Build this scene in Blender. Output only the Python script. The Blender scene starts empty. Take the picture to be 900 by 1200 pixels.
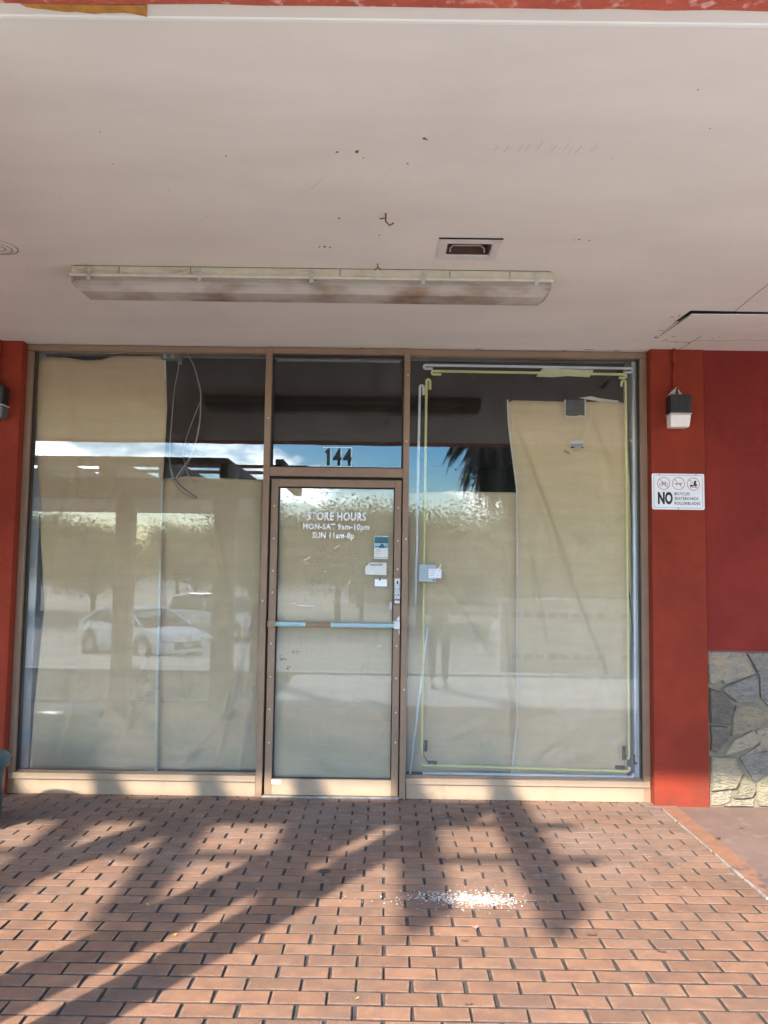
import bpy, bmesh, math, random
from mathutils import Vector, Matrix, noise
random.seed(7)
S = bpy.context.scene
COL = S.collection
PI = math.pi
# ------------------------------------------------------------------ camera
cam = bpy.data.cameras.new('camera'); co = bpy.data.objects.new('camera', cam); COL.objects.link(co)
YAW, PITCH, ROLL = 0.003, 0.074, 0.014
f0 = Vector((-math.sin(YAW), math.cos(YAW), 0)); r0 = Vector((math.cos(YAW), math.sin(YAW), 0)); u0 = Vector((0, 0, 1))
f2 = f0*math.cos(PITCH)+u0*math.sin(PITCH); u2 = u0*math.cos(PITCH)-f0*math.sin(PITCH)
r3 = r0*math.cos(ROLL)+u2*math.sin(ROLL); u3 = u2*math.cos(ROLL)-r0*math.sin(ROLL)
m = Matrix((r3, u3, -f2)).transposed().to_4x4(); m.translation = Vector((0, -5.62, 1.497))
co.matrix_world = m
cam.sensor_fit = 'VERTICAL'; cam.sensor_height = 36; cam.sensor_width = 27; cam.lens = 29.0
cam.clip_start = 0.05; cam.clip_end = 2000
S.camera = co
# ------------------------------------------------------------------ light
SUNV = Vector((0.58, 1.0, -0.76)).normalized()
EL = math.asin(-SUNV.z)
sun = bpy.data.lights.new('sun', 'SUN'); sun.energy = 2.95; sun.angle = math.radians(1.2); sun.color = (1.0, .91, .79)
so = bpy.data.objects.new('sun', sun); COL.objects.link(so); so.rotation_euler = SUNV.to_track_quat('-Z', 'Y').to_euler(); so.location = (-5, -9, 8)
W = bpy.data.worlds.new('World'); S.world = W; W.use_nodes = True
wn, wl = W.node_tree.nodes, W.node_tree.links
wn.clear()
out = wn.new('ShaderNodeOutputWorld'); bg = wn.new('ShaderNodeBackground'); sky = wn.new('ShaderNodeTexSky')
sky.sky_type = 'NISHITA'; sky.sun_disc = False; sky.sun_elevation = EL; sky.sun_rotation = math.radians(210)
sky.air_density = 1.0; sky.dust_density = 0.4; sky.ozone_density = 2.5
tc = wn.new('ShaderNodeTexCoord'); mp = wn.new('ShaderNodeMapping'); mp.inputs['Scale'].default_value = (1, 1, 2.6); mp.inputs['Location'].default_value = (6.1, 5.2, 2.7)
nz = wn.new('ShaderNodeTexNoise'); nz.inputs['Scale'].default_value = 3.2; nz.inputs['Detail'].default_value = 9; nz.inputs['Roughness'].default_value = .58
cr = wn.new('ShaderNodeValToRGB'); cr.color_ramp.elements[0].position = .535; cr.color_ramp.elements[1].position = .66
mx = wn.new('ShaderNodeMix'); mx.data_type = 'RGBA'; mx.inputs['B'].default_value = (38, 38.5, 39.5, 1)
wl.new(tc.outputs['Generated'], mp.inputs['Vector']); wl.new(mp.outputs['Vector'], nz.inputs['Vector']); wl.new(nz.outputs['Fac'], cr.inputs['Fac'])
hs = wn.new('ShaderNodeHueSaturation'); hs.inputs['Saturation'].default_value = 1.7; hs.inputs['Value'].default_value = 1.1; wl.new(sky.outputs['Color'], hs.inputs['Color'])
wl.new(cr.outputs['Color'], mx.inputs['Factor']); wl.new(hs.outputs['Color'], mx.inputs['A']); wl.new(mx.outputs['Result'], bg.inputs['Color'])
bg.inputs['Strength'].default_value = 0.15
wl.new(bg.outputs[0], out.inputs['Surface'])
S.view_settings.view_transform = 'Standard'; S.view_settings.look = 'None'; S.view_settings.exposure = 2.1; S.view_settings.gamma = 1
S.render.engine = 'CYCLES'
S.cycles.max_bounces = 10; S.cycles.diffuse_bounces = 6; S.cycles.transparent_max_bounces = 16

# ------------------------------------------------------------------ materials
MAT = {}
def mat(name, c, rough=.6, var=0, vscale=8, bump=0, bscale=60, metal=0, c2=None, dist=.002, detail=5, spec=.5, stretch=(1, 1, 1), rnd=0, emit=None, coords='Object'):
    """procedural surface: base colour mottled towards c2 by noise, fine relief by noise"""
    if name in MAT: return MAT[name]
    M = bpy.data.materials.new(name); M.use_nodes = True; MAT[name] = M
    n, l = M.node_tree.nodes, M.node_tree.links
    b = n['Principled BSDF']; b.inputs['Roughness'].default_value = rough; b.inputs['Metallic'].default_value = metal
    b.inputs['Specular IOR Level'].default_value = spec
    b.inputs['Base Color'].default_value = (*c, 1)
    tcn = n.new('ShaderNodeTexCoord'); mpn = n.new('ShaderNodeMapping'); mpn.inputs['Scale'].default_value = stretch
    if coords == 'World':
        g = n.new('ShaderNodeNewGeometry'); l.new(g.outputs['Position'], mpn.inputs['Vector'])
    else: l.new(tcn.outputs[coords], mpn.inputs['Vector'])
    col = None
    if var > 0:
        c2 = c2 or tuple(x*(1-var) for x in c)
        t = n.new('ShaderNodeTexNoise'); t.inputs['Scale'].default_value = vscale; t.inputs['Detail'].default_value = detail; t.inputs['Roughness'].default_value = .6
        r = n.new('ShaderNodeValToRGB'); r.color_ramp.elements[0].position = .35; r.color_ramp.elements[1].position = .7
        r.color_ramp.elements[0].color = (*c, 1); r.color_ramp.elements[1].color = (*c2, 1)
        l.new(mpn.outputs[0], t.inputs['Vector']); l.new(t.outputs['Fac'], r.inputs['Fac']); col = r.outputs['Color']
    if rnd > 0:
        oi = n.new('ShaderNodeObjectInfo'); h = n.new('ShaderNodeHueSaturation')
        mr = n.new('ShaderNodeMapRange'); mr.inputs['To Min'].default_value = 1-rnd; mr.inputs['To Max'].default_value = 1+rnd
        l.new(oi.outputs['Random'], mr.inputs['Value']); l.new(mr.outputs[0], h.inputs['Value'])
        if col: l.new(col, h.inputs['Color'])
        else: h.inputs['Color'].default_value = (*c, 1)
        col = h.outputs['Color']
    if col: l.new(col, b.inputs['Base Color'])
    if bump > 0:
        t2 = n.new('ShaderNodeTexNoise'); t2.inputs['Scale'].default_value = bscale; t2.inputs['Detail'].default_value = 4
        bp = n.new('ShaderNodeBump'); bp.inputs['Strength'].default_value = bump; bp.inputs['Distance'].default_value = dist
        l.new(mpn.outputs[0], t2.inputs['Vector']); l.new(t2.outputs['Fac'], bp.inputs['Height']); l.new(bp.outputs[0], b.inputs['Normal'])
    if emit: b.inputs['Emission Color'].default_value = (*emit[:3], 1); b.inputs['Emission Strength'].default_value = emit[3]
    return M
def mix_in(M, color, scale, lo, hi, stretch=(1, 1, 1), seed=0, amount=1.0, mask=None):
    """lay another patchy colour (dirt, dust, wear) over a material, optionally only in a world box mask=(axis,a,b)"""
    n, l = M.node_tree.nodes, M.node_tree.links; b = n['Principled BSDF']
    g = n.new('ShaderNodeNewGeometry'); mp_ = n.new('ShaderNodeMapping'); mp_.inputs['Scale'].default_value = stretch; mp_.inputs['Location'].default_value = (seed, seed*.7, seed*.3)
    l.new(g.outputs['Position'], mp_.inputs['Vector'])
    t = n.new('ShaderNodeTexNoise'); t.inputs['Scale'].default_value = scale; t.inputs['Detail'].default_value = 7; t.inputs['Roughness'].default_value = .65
    l.new(mp_.outputs[0], t.inputs['Vector'])
    mr = n.new('ShaderNodeMapRange'); mr.inputs['From Min'].default_value = lo; mr.inputs['From Max'].default_value = hi; mr.inputs['To Max'].default_value = amount
    l.new(t.outputs['Fac'], mr.inputs['Value']); fac = mr.outputs[0]
    if mask:
        sp = n.new('ShaderNodeSeparateXYZ'); l.new(g.outputs['Position'], sp.inputs[0])
        for ax, a, bb in mask:
            k = n.new('ShaderNodeMapRange'); k.inputs['From Min'].default_value = a; k.inputs['From Max'].default_value = bb
            l.new(sp.outputs[ax], k.inputs['Value'])
            mu = n.new('ShaderNodeMath'); mu.operation = 'MULTIPLY'; l.new(fac, mu.inputs[0]); l.new(k.outputs[0], mu.inputs[1]); fac = mu.outputs[0]
    x = n.new('ShaderNodeMix'); x.data_type = 'RGBA'; l.new(fac, x.inputs['Factor']); x.inputs['B'].default_value = (*color, 1)
    if b.inputs['Base Color'].links: l.new(b.inputs['Base Color'].links[0].from_socket, x.inputs['A'])
    else: x.inputs['A'].default_value = b.inputs['Base Color'].default_value
    l.new(x.outputs['Result'], b.inputs['Base Color'])
    return M
def glassmat(name, r0=.07, tint=(.985, .995, .99)):
    M = bpy.data.materials.new(name); M.use_nodes = True; MAT[name] = M
    n, l = M.node_tree.nodes, M.node_tree.links; n.clear()
    o = n.new('ShaderNodeOutputMaterial'); t = n.new('ShaderNodeBsdfTransparent'); t.inputs[0].default_value = (*tint, 1)
    g = n.new('ShaderNodeBsdfGlossy'); g.inputs['Roughness'].default_value = 0.0
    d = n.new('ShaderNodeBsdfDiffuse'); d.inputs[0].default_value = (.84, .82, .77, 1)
    lw = n.new('ShaderNodeFresnel'); lw.inputs['IOR'].default_value = (1+math.sqrt(r0))/(1-math.sqrt(r0))
    m1 = n.new('ShaderNodeMixShader'); l.new(lw.outputs[0], m1.inputs[0]); l.new(t.outputs[0], m1.inputs[1]); l.new(g.outputs[0], m1.inputs[2])
    # dust film: thin, patchy, streaked; a pale veil is painted in towards the bottom
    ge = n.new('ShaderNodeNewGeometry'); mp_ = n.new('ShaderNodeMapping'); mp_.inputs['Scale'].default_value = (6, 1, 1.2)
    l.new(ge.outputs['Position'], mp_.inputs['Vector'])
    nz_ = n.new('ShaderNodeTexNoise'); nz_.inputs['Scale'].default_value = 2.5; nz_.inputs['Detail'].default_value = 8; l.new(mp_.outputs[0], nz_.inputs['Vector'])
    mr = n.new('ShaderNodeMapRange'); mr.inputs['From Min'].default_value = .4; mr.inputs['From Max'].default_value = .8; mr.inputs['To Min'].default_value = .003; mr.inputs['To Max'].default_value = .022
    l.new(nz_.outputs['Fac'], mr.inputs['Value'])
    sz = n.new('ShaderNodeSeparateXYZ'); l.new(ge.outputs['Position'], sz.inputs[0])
    low = n.new('ShaderNodeMapRange'); low.inputs['From Min'].default_value = 2.2; low.inputs['From Max'].default_value = .2; low.inputs['To Min'].default_value = 0; low.inputs['To Max'].default_value = .05; l.new(sz.outputs['Z'], low.inputs['Value'])  # whitish veil put into the colour for the bright ground mirrored low down
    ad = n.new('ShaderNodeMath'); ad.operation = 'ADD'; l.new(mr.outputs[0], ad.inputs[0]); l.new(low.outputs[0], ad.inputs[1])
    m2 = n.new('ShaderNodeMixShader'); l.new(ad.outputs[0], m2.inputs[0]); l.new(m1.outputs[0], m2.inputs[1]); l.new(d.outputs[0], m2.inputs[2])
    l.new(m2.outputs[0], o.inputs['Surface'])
    return M

# ------------------------------------------------------------------ mesh helpers
class MB:
    def __init__(s): s.v = []; s.f = []
    def add(s, vs, fs):
        o = len(s.v); s.v += [tuple(v) for v in vs]; s.f += [tuple(i+o for i in f) for f in fs]; return s
    def box(s, x0, x1, y0, y1, z0, z1):
        return s.add([(x0, y0, z0), (x1, y0, z0), (x1, y1, z0), (x0, y1, z0), (x0, y0, z1), (x1, y0, z1), (x1, y1, z1), (x0, y1, z1)],
                     [(0, 3, 2, 1), (4, 5, 6, 7), (0, 1, 5, 4), (1, 2, 6, 5), (2, 3, 7, 6), (3, 0, 4, 7)])
    def tube(s, pts, r, seg=8, cap=True):
        pts = [Vector(p) for p in pts]; rr = r if isinstance(r, (list, tuple)) else [r]*len(pts)
        o = len(s.v); up = None
        for i, p in enumerate(pts):
            d = (pts[min(i+1, len(pts)-1)]-pts[max(i-1, 0)]).normalized()
            if up is None: up = Vector((0, 0, 1)) if abs(d.z) < .9 else Vector((0, 1, 0))
            a = d.cross(up).normalized(); b = a.cross(d).normalized(); up = b
            for k in range(seg):
                t = 2*PI*k/seg; s.v.append(tuple(p+(a*math.cos(t)+b*math.sin(t))*rr[i]))
        for i in range(len(pts)-1):
            for k in range(seg):
                k2 = (k+1) % seg; s.f.append((o+i*seg+k, o+i*seg+k2, o+(i+1)*seg+k2, o+(i+1)*seg+k))
        if cap:
            s.f.append(tuple(o+k for k in range(seg))[::-1]); e = o+(len(pts)-1)*seg; s.f.append(tuple(e+k for k in range(seg)))
        return s
    def prism(s, poly, y0, y1):      # polygon in xz, extruded along y (y0 = front, towards the camera)
        n = len(poly); vs = [(x, y0, z) for x, z in poly]+[(x, y1, z) for x, z in poly]
        area = sum(poly[i][0]*poly[(i+1) % n][1]-poly[(i+1) % n][0]*poly[i][1] for i in range(n))
        idx = list(range(n)) if area > 0 else list(range(n))[::-1]
        fs = [tuple(idx), tuple(i+n for i in idx[::-1])]
        for a in range(n):
            i, j = idx[a], idx[(a+1) % n]; fs.append((i, i+n, j+n, j))
        return s.add(vs, fs)
    def lathe(s, prof, c, seg=24, axis='z'):
        o = len(s.v)
        for r, h in prof:
            for k in range(seg):
                t = 2*PI*k/seg; a, b = r*math.cos(t), r*math.sin(t)
                s.v.append((c[0]+a, c[1]+b, c[2]+h) if axis == 'z' else (c[0]+a, c[1]+h, c[2]+b) if axis == 'y' else (c[0]+h, c[1]+a, c[2]+b))
        for i in range(len(prof)-1):
            for k in range(seg):
                k2 = (k+1) % seg; s.f.append((o+i*seg+k, o+i*seg+k2, o+(i+1)*seg+k2, o+(i+1)*seg+k))
        return s
    def build(s, name, m_, parent=None, smooth=False, bevel=0, kind=None):
        me = bpy.data.meshes.new(name); me.from_pydata(s.v, [], s.f); me.update()
        return link(name, me, m_, parent, smooth, bevel, kind)
def link(name, me, m_, parent=None, smooth=False, bevel=0, kind=None):
    if m_ and not me.materials: me.materials.append(m_)
    o = bpy.data.objects.new(name, me); COL.objects.link(o)
    if smooth:
        for p in me.polygons: p.use_smooth = True
    if bevel:
        b = o.modifiers.new('bevel', 'BEVEL'); b.width = bevel; b.segments = 2; b.limit_method = 'ANGLE'
    if parent is not None: child(o, parent)
    if kind: o['kind'] = kind
    return o
def child(o, p):
    o.parent = p; o.matrix_parent_inverse = root_mat(p).inverted()
def root_mat(p):
    M_ = p.matrix_basis.copy() if p.parent is None else root_mat(p.parent) @ p.matrix_parent_inverse @ p.matrix_basis
    return M_
def tag(o, label, cat, group=None, kind=None):
    o['label'] = label; o['category'] = cat
    if group: o['group'] = group
    if kind: o['kind'] = kind
    return o
def thing(name, label, cat, loc=(0, 0, 0), group=None):
    o = bpy.data.objects.new(name, None); COL.objects.link(o); o.location = loc; o.empty_display_size = .1
    return tag(o, label, cat, group)
def copy_tree(o, parent=None):
    c = o.copy(); COL.objects.link(c)
    if parent is not None: c.parent = parent
    for ch in [x for x in ALLKIDS(o)]: copy_tree(ch, c)
    return c
def ALLKIDS(o): return [x for x in bpy.data.objects if x.parent == o]
def bx(name, m_, parent, x0, x1, y0, y1, z0, z1, bevel=.0015, kind=None): return MB().box(x0, x1, y0, y1, z0, z1).build(name, m_, parent, bevel=bevel, kind=kind)
def text(name, s, m_, parent, x0, x1, z0, z1, y, bold=0, shear=0, thick=.0006, spacing=1.0):
    cu = bpy.data.curves.new(name, 'FONT'); cu.body = s; cu.offset = bold; cu.shear = shear; cu.space_character = spacing; cu.resolution_u = 3
    to = bpy.data.objects.new(name, cu); COL.objects.link(to)
    dg = bpy.context.evaluated_depsgraph_get(); me = bpy.data.meshes.new_from_object(to.evaluated_get(dg))
    bpy.data.objects.remove(to); bpy.data.curves.remove(cu)
    xs = [v.co.x for v in me.vertices]; ys = [v.co.y for v in me.vertices]
    ax, bx_, ay, by = min(xs), max(xs), min(ys), max(ys)
    for v in me.vertices:
        v.co = Vector((x0+(v.co.x-ax)/(bx_-ax)*(x1-x0), y, z0+(v.co.y-ay)/(by-ay)*(z1-z0)))
    me.materials.clear(); me.materials.append(m_); me.name = name
    o = bpy.data.objects.new(name, me); COL.objects.link(o)
    sd = o.modifiers.new('thick', 'SOLIDIFY'); sd.thickness = thick; sd.offset = 1
    child(o, parent); return o
def n2(x, y, s=1, seed=0): return noise.noise(Vector((x*s, y*s, seed)))

# ------------------------------------------------------------------ palette
soffit_m = mat('soffit_paint', (.70, .66, .58), .75, .12, 1.1, .3, 90, c2=(.64, .60, .525), stretch=(1, 3, 1), dist=.001)
mix_in(soffit_m, (.34, .30, .27), 26, .70, .76, seed=3, amount=.5)
mix_in(soffit_m, (.55, .53, .48), 1.6, .5, .75, (1, .5, 1), seed=9, amount=.4)
frame_m = mat('brown_painted_frame', (.27, .172, .104), .5, .2, 6, .3, 300, dist=.0004)
mix_in(frame_m, (.40, .30, .24), 30, .64, .72, seed=5, amount=.6)
base_m = mat('tan_base_paint', (.36, .26, .17), .6, .15, 5, .3, 200, dist=.0006)
mix_in(base_m, (.22, .14, .11), 9, .58, .72, seed=2, amount=.55)
red_m = mat('red_stucco', (.265, .038, .018), .85, .22, 4, 1.0, 140, dist=.007, spec=.2)
mix_in(red_m, (.175, .026, .014), 2.0, .45, .7, seed=4, amount=.6)
mix_in(red_m, (.10, .045, .03), 5, .45, .75, seed=21, amount=.6, mask=[('Z', .35, .0)])
mix_in(red_m, (.38, .16, .11), 40, .70, .78, seed=8, amount=.5)
dark_m = mat('dark_gap', (.012, .011, .010), .9)
roomdark_m = mat('dark_interior', (.012, .012, .014), .9, .4, 3)
paper_m = mat('kraft_paper', (.86, .655, .39), .85, .10, 3, .5, 160, c2=(.80, .595, .34), stretch=(1, 1, 7), dist=.0015, coords='World')
mix_in(paper_m, (.55, .44, .29), 5, .62, .8, seed=6, amount=.5)
def crumple(M):
    n, l = M.node_tree.nodes, M.node_tree.links; b = n['Principled BSDF']; g_ = n.new('ShaderNodeNewGeometry')
    old = b.inputs['Normal'].links[0].from_node if b.inputs['Normal'].links else None
    for sc_, ds, st in ((3.2, .08, .5), (13, .012, .35)):
        t = n.new('ShaderNodeTexNoise'); t.noise_type = 'RIDGED_MULTIFRACTAL'; t.inputs['Scale'].default_value = sc_; t.inputs['Detail'].default_value = 3; t.inputs['Distortion'].default_value = .6
        bp = n.new('ShaderNodeBump'); bp.inputs['Distance'].default_value = ds; bp.inputs['Strength'].default_value = st; l.new(g_.outputs['Position'], t.inputs['Vector']); l.new(t.outputs['Fac'], bp.inputs['Height'])
        if old: l.new(old.outputs[0], bp.inputs['Normal'])
        old = bp
    l.new(old.outputs[0], b.inputs['Normal'])
crumple(paper_m)
paperedge_m = mat('pale_paper_edge', (.82, .79, .66), .8, .1, 20)
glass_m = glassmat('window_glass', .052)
white_m = mat('white_print', (.92, .92, .90), .5)
black_m = mat('black_print', (.012, .012, .013), .5)
grime = mat('dark_grime', (.05, .04, .03), .9, .3, 60)

# ------------------------------------------------------------------ ground and paving
def gz(y):
    if y > -6.95: return -.05
    if y > -19.4: return -.05+(y+6.95)*.0803
    return -1.05
ys = [60, 0.6, -3.8, -6.9, -6.95, -8, -9.5, -11, -13, -15, -17, -19.4, -22, -26, -34, -50, -90, -200, -500]
lot_m = mat('parking_lot_asphalt', (.37, .35, .315), .9, .2, .6, .4, 40, coords='World')
mix_in(lot_m, (.25, .24, .22), 3, .5, .7, seed=1, amount=.6)
g = MB()
xs = [-500, -120, -40, -16, -8, -4, 0, 4, 8, 16, 40, 120, 500]
for y in ys:
    for x in xs: g.v.append((x, y, gz(y)-(.2 if y > -6.92 else 0)))
nx = len(xs)
for j in range(len(ys)-1):
    for i in range(nx-1): a = j*nx+i; g.f.append((a, a+nx, a+nx+1, a+1))
g.build('ground', lot_m, kind='structure')
mortar_m = mat('paver_mortar', (.035, .030, .027), .95, .5, 25, .8, 150, c2=(.09, .075, .065), coords='World')
conc_m = mat('walk_concrete', (.19, .122, .095), .8, .18, 3, .5, 120, c2=(.145, .092, .074), coords='World')
mix_in(conc_m, (.33, .25, .21), 7, .55, .75, seed=11, amount=.5)
curb_m = mat('pale_concrete', (.56, .55, .52), .85, .2, 4, .5, 80, coords='World')
bed_m = mat('bed_soil', (.10, .07, .05), .95, .4, 9, .8, 40, coords='World')
walk = bx('walkway', mortar_m, None, -9, 1.81, -3.8, 0.3, -.24, -.0085, 0, 'structure')
bx('concrete_slab', conc_m, None, 1.928, 12, -3.8, -.0, -.24, -.004, .004, 'structure')
strip_m = mat('orange_edge_strip', (.28, .13, .07), .8, .3, 14, .5, 90, c2=(.19, .10, .065), coords='World')
mix_in(strip_m, (.08, .07, .07), 22, .5, .6, seed=1, mask=[('Y', -1.1, -1.25)], amount=.9)
bx('paving_border', strip_m, None, 1.818, 1.928, -3.8, -.10, -.24, .0, .004, 'structure')
bx('outer_walk', curb_m, None, -1.3, 12, -6.6, -3.8, -.24, -.006, 0, 'structure')
bx('planting_bed', bed_m, None, -9, -1.3, -6.6, -3.95, -.24, -.04, 0, 'structure')
bx('bed_edging', curb_m, None, -9, -1.3, -3.95, -3.8, -.24, .02, .01, 'structure')
bx('kerb', curb_m, None, -40, 40, -6.9, -6.6, -.3, .03, .01, 'structure')
grass_m = mat('grass_strip', (.15, .17, .05), .95, .4, 6, .8, 60, c2=(.25, .21, .10), coords='World')
gs = MB(); gs.add([(-40, -8.0, gz(-8)+.006), (40, -8.0, gz(-8)+.006), (40, -9.4, gz(-9.4)+.006), (-40, -9.4, gz(-9.4)+.006)], [(0, 3, 2, 1)]); gs.build('grass_verge', grass_m, kind='structure')
line_m = mat('parking_line_paint', (.75, .75, .72), .8, .2, 10)
pl = MB()
for x in (-14, -11.3, -3.2, -.5, 2.2, 4.9, 7.6, 10.3): pl.add([(x, -9.8, gz(-9.8)+.01), (x+.12, -9.8, gz(-9.8)+.01), (x-.9, -14.5, gz(-14.5)+.01), (x-1.02, -14.5, gz(-14.5)+.01)], [(0, 3, 2, 1)])
pl.build('parking_lines', line_m, kind='structure')

# white grout line along the border, broken
gl = MB(); gm = mat('white_grout', (.36, .32, .28), .9, .4, 30, c2=(.17, .14, .12), coords='World')
y = -.17
while y > -3.7:
    L = random.uniform(.05, .16); w0 = random.uniform(.002, .005)*(2.2 if -.55 < y < -.2 or -1.7 < y < -1.2 else 1)
    gl.box(1.812-w0*.6, 1.812+w0, y-L, y, -.01, .0022+random.uniform(0, .001)); y -= L+random.choice([0, 0, .01, .03, .05])
gl.build('grout_line', gm, walk)

# pavers
PX, PY = .1992, .0939
brick_m = mat('brick_paver', (.255, .132, .072), .85, .25, 9, 1.0, 130, c2=(.175, .088, .054), rnd=.2, coords='World', dist=.003)
def brick_finish(M, random_from_attr):
    n, l = M.node_tree.nodes, M.node_tree.links; b = n['Principled BSDF']
    at_ = n.new('ShaderNodeAttribute'); at_.attribute_name = 'edge'
    g_ = n.new('ShaderNodeNewGeometry')
    t = n.new('ShaderNodeTexNoise'); t.inputs['Scale'].default_value = 30; t.inputs['Detail'].default_value = 4; l.new(g_.outputs['Position'], t.inputs['Vector'])
    mr = n.new('ShaderNodeMapRange'); mr.inputs['From Min'].default_value = .40; mr.inputs['From Max'].default_value = .60; mr.inputs['To Min'].default_value = .0; mr.inputs['To Max'].default_value = .6; l.new(t.outputs['Fac'], mr.inputs['Value'])
    mu = n.new('ShaderNodeMath'); mu.operation = 'MULTIPLY'; se = n.new('ShaderNodeSeparateColor'); l.new(at_.outputs['Color'], se.inputs[0]); l.new(se.outputs[0], mu.inputs[0]); l.new(mr.outputs[0], mu.inputs[1])
    x = n.new('ShaderNodeMix'); x.data_type = 'RGBA'; l.new(mu.outputs[0], x.inputs['Factor']); x.inputs['B'].default_value = (.34, .225, .155, 1)
    src = b.inputs['Base Color'].links[0].from_socket
    if random_from_attr:
        a2 = n.new('ShaderNodeAttribute'); a2.attribute_name = 'shade'
        hs = [q for q in n if q.type == 'HUE_SAT'][0]; l.new(a2.outputs['Fac'], hs.inputs['Value'])
    l.new(src, x.inputs['A']); l.new(x.outputs['Result'], b.inputs['Base Color'])
    xs_ = n.new('ShaderNodeMix'); xs_.data_type = 'RGBA'; l.new(se.outputs[1], xs_.inputs['Factor']); l.new(x.outputs['Result'], xs_.inputs['A']); xs_.inputs['B'].default_value = (.022, .018, .016, 1); l.new(xs_.outputs['Result'], b.inputs['Base Color'])
    mix_in(M, (.22, .155, .12), 1.4, .32, .62, seed=13, amount=.75, mask=[('Y', -2.15, -.8)])     # tracked dust by the shopfront
    mix_in(M, (.11, .075, .055), 3.2, .48, .70, seed=17, amount=.65)
    mix_in(M, (.36, .30, .26), 12, .62, .72, seed=19, amount=.6, mask=[('Y', -2.1, -1.6)])
    mix_in(M, (.06, .048, .042), 9, .66, .74, seed=23, amount=.75)
brick_j = brick_m.copy(); brick_finish(brick_m, False); brick_finish(brick_j, True)
def brick_geo(w, h, sd):
    rn = random.Random(sd); hx, hy = w/2-rn.uniform(.0035, .0072), h/2-rn.uniform(.0030, .0044)
    base = [(-hx, -hy), (hx*rn.uniform(-.3, .3), -hy), (hx, -hy), (hx, hy), (hx*rn.uniform(-.3, .3), hy), (-hx, hy)]
    j = [(x+rn.uniform(-.0035, .0035), y+rn.uniform(-.0014, .0014)) for x, y in base]
    sg = lambda v: math.copysign(1, v) if abs(v) > .04*(1 if True else 1) else 0
    V = []
    for ins, z in ((0, -.012), (.0004, -.0016), (.0035, 0), (.0085, .0003)):
        for x, y in j: V.append((x-ins*1.2*sg(x), y-ins*math.copysign(1, y), z+rn.uniform(-.0003, .0003)))
    F = []
    for r in range(3):
        for k in range(6): k2 = (k+1) % 6; F.append((r*6+k, r*6+k2, (r+1)*6+k2, (r+1)*6+k))
    F.append(tuple(range(18, 24)))
    return V, F
ECOL = [(0, 1, 0, 1)]*6+[(0, .85, 0, 1)]*6+[(1, 0, 0, 1)]*6+[(0, 0, 0, 1)]*6
def brick_mesh(w, h, sd):
    V, F = brick_geo(w, h, sd); me = bpy.data.meshes.new('brick'); me.from_pydata(V, [], F); me.materials.append(brick_m)
    a = me.color_attributes.new('edge', 'FLOAT_COLOR', 'POINT')
    for i in range(24): a.data[i].color = ECOL[i]
    me.update(); return me
variants = [brick_mesh(PX, PY, i) for i in range(14)]
places = []
row = 0; y = -1.9805+PY*21
rows = []
yy = -.012
k0 = round((1.9805-.012)/PY)
for r in range(0, 41):
    yc = -.03-PY*.5-r*PY
    rows.append(yc)
off0 = (-1.9805-(-.03)) / PY
shift = (round(off0)-off0)*PY
for r, yc in enumerate(rows):
    yc -= shift
    if yc < -3.75: break
    k = -46
    while True:
        xc = .112+PX*.5+(k+(.5 if r % 2 else 0))*PX; k += 1
        if xc < -8.9: continue
        if xc-PX/2 > 1.80: break
        w = PX
        if xc+PX/2 > 1.806:
            w = 1.806-(xc-PX/2); xc = (xc-PX/2)+w/2
            if w < .03: break
        places.append((xc, yc, w))
        if w < PX-.001: break
def inview(x, y): return abs(x) < .475*(y+5.62)+.12 and y > -2.95
near = sorted([p for p in places if inview(p[0], p[1]) and abs(p[2]-PX) < .001], key=lambda p: p[1])[:299]
ns = set((p[0], p[1]) for p in near)
for i, (x, y, w) in enumerate(near):
    o = bpy.data.objects.new('brick', random.choice(variants)); COL.objects.link(o)
    o.location = (x, y, random.uniform(-.0008, .0006)); o.rotation_euler = (random.uniform(-.004, .004), random.uniform(-.003, .003), random.choice([0, PI])+random.uniform(-.006, .006)); o.parent = walk
V, F, E_, H_ = [], [], [], []
for x, y, w in places:
    if (x, y) in ns: continue
    if not inview(x, y) and (abs(x) > 6): continue
    v, f = brick_geo(w, PY, random.randrange(9999)); o_ = len(V); dz = random.uniform(-.0008, .0006); hv = random.uniform(.83, 1.17)
    V += [(a+x, b+y, c+dz) for a, b, c in v]; F += [tuple(i+o_ for i in q) for q in f]
    E_ += ECOL; H_ += [hv]*24
me = bpy.data.meshes.new('far_bricks'); me.from_pydata(V, [], F); me.materials.append(brick_j)
a = me.color_attributes.new('edge', 'FLOAT_COLOR', 'POINT'); b_ = me.color_attributes.new('shade', 'FLOAT_COLOR', 'POINT')
for i in range(len(V)): a.data[i].color = E_[i]; b_.data[i].color = (H_[i],)*3+(1,)
o = bpy.data.objects.new('brick_field', me); COL.objects.link(o); o.parent = walk; o['kind'] = 'stuff'
# dark construction joint across the paving
MB().box(-8.9, 1.80, -1.9835, -1.9775, -.012, -.0035).build('expansion_joint', mat('joint_tar', (.03, .028, .027), .9), walk)
# smooth cement fillet in front of the piers
bx('cement_fillet', conc_m, None, 1.74, 1.927, -.10, .0, -.2, .003, .002, 'structure')
fm = MB(); 
for i in range(90):
    x = -2.45+i*.047; w = random.uniform(.03, .05); fm.add([(x, -.03-random.uniform(0, .018), -.006), (x+w, -.03-random.uniform(0, .018), -.006), (x+w, .01, .004), (x, .01, .004)], [(0, 1, 2, 3)])
fm.build('threshold_fillet', conc_m, walk)

# ------------------------------------------------------------------ building shell
def zc(y): return 3.05+.02*y
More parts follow.
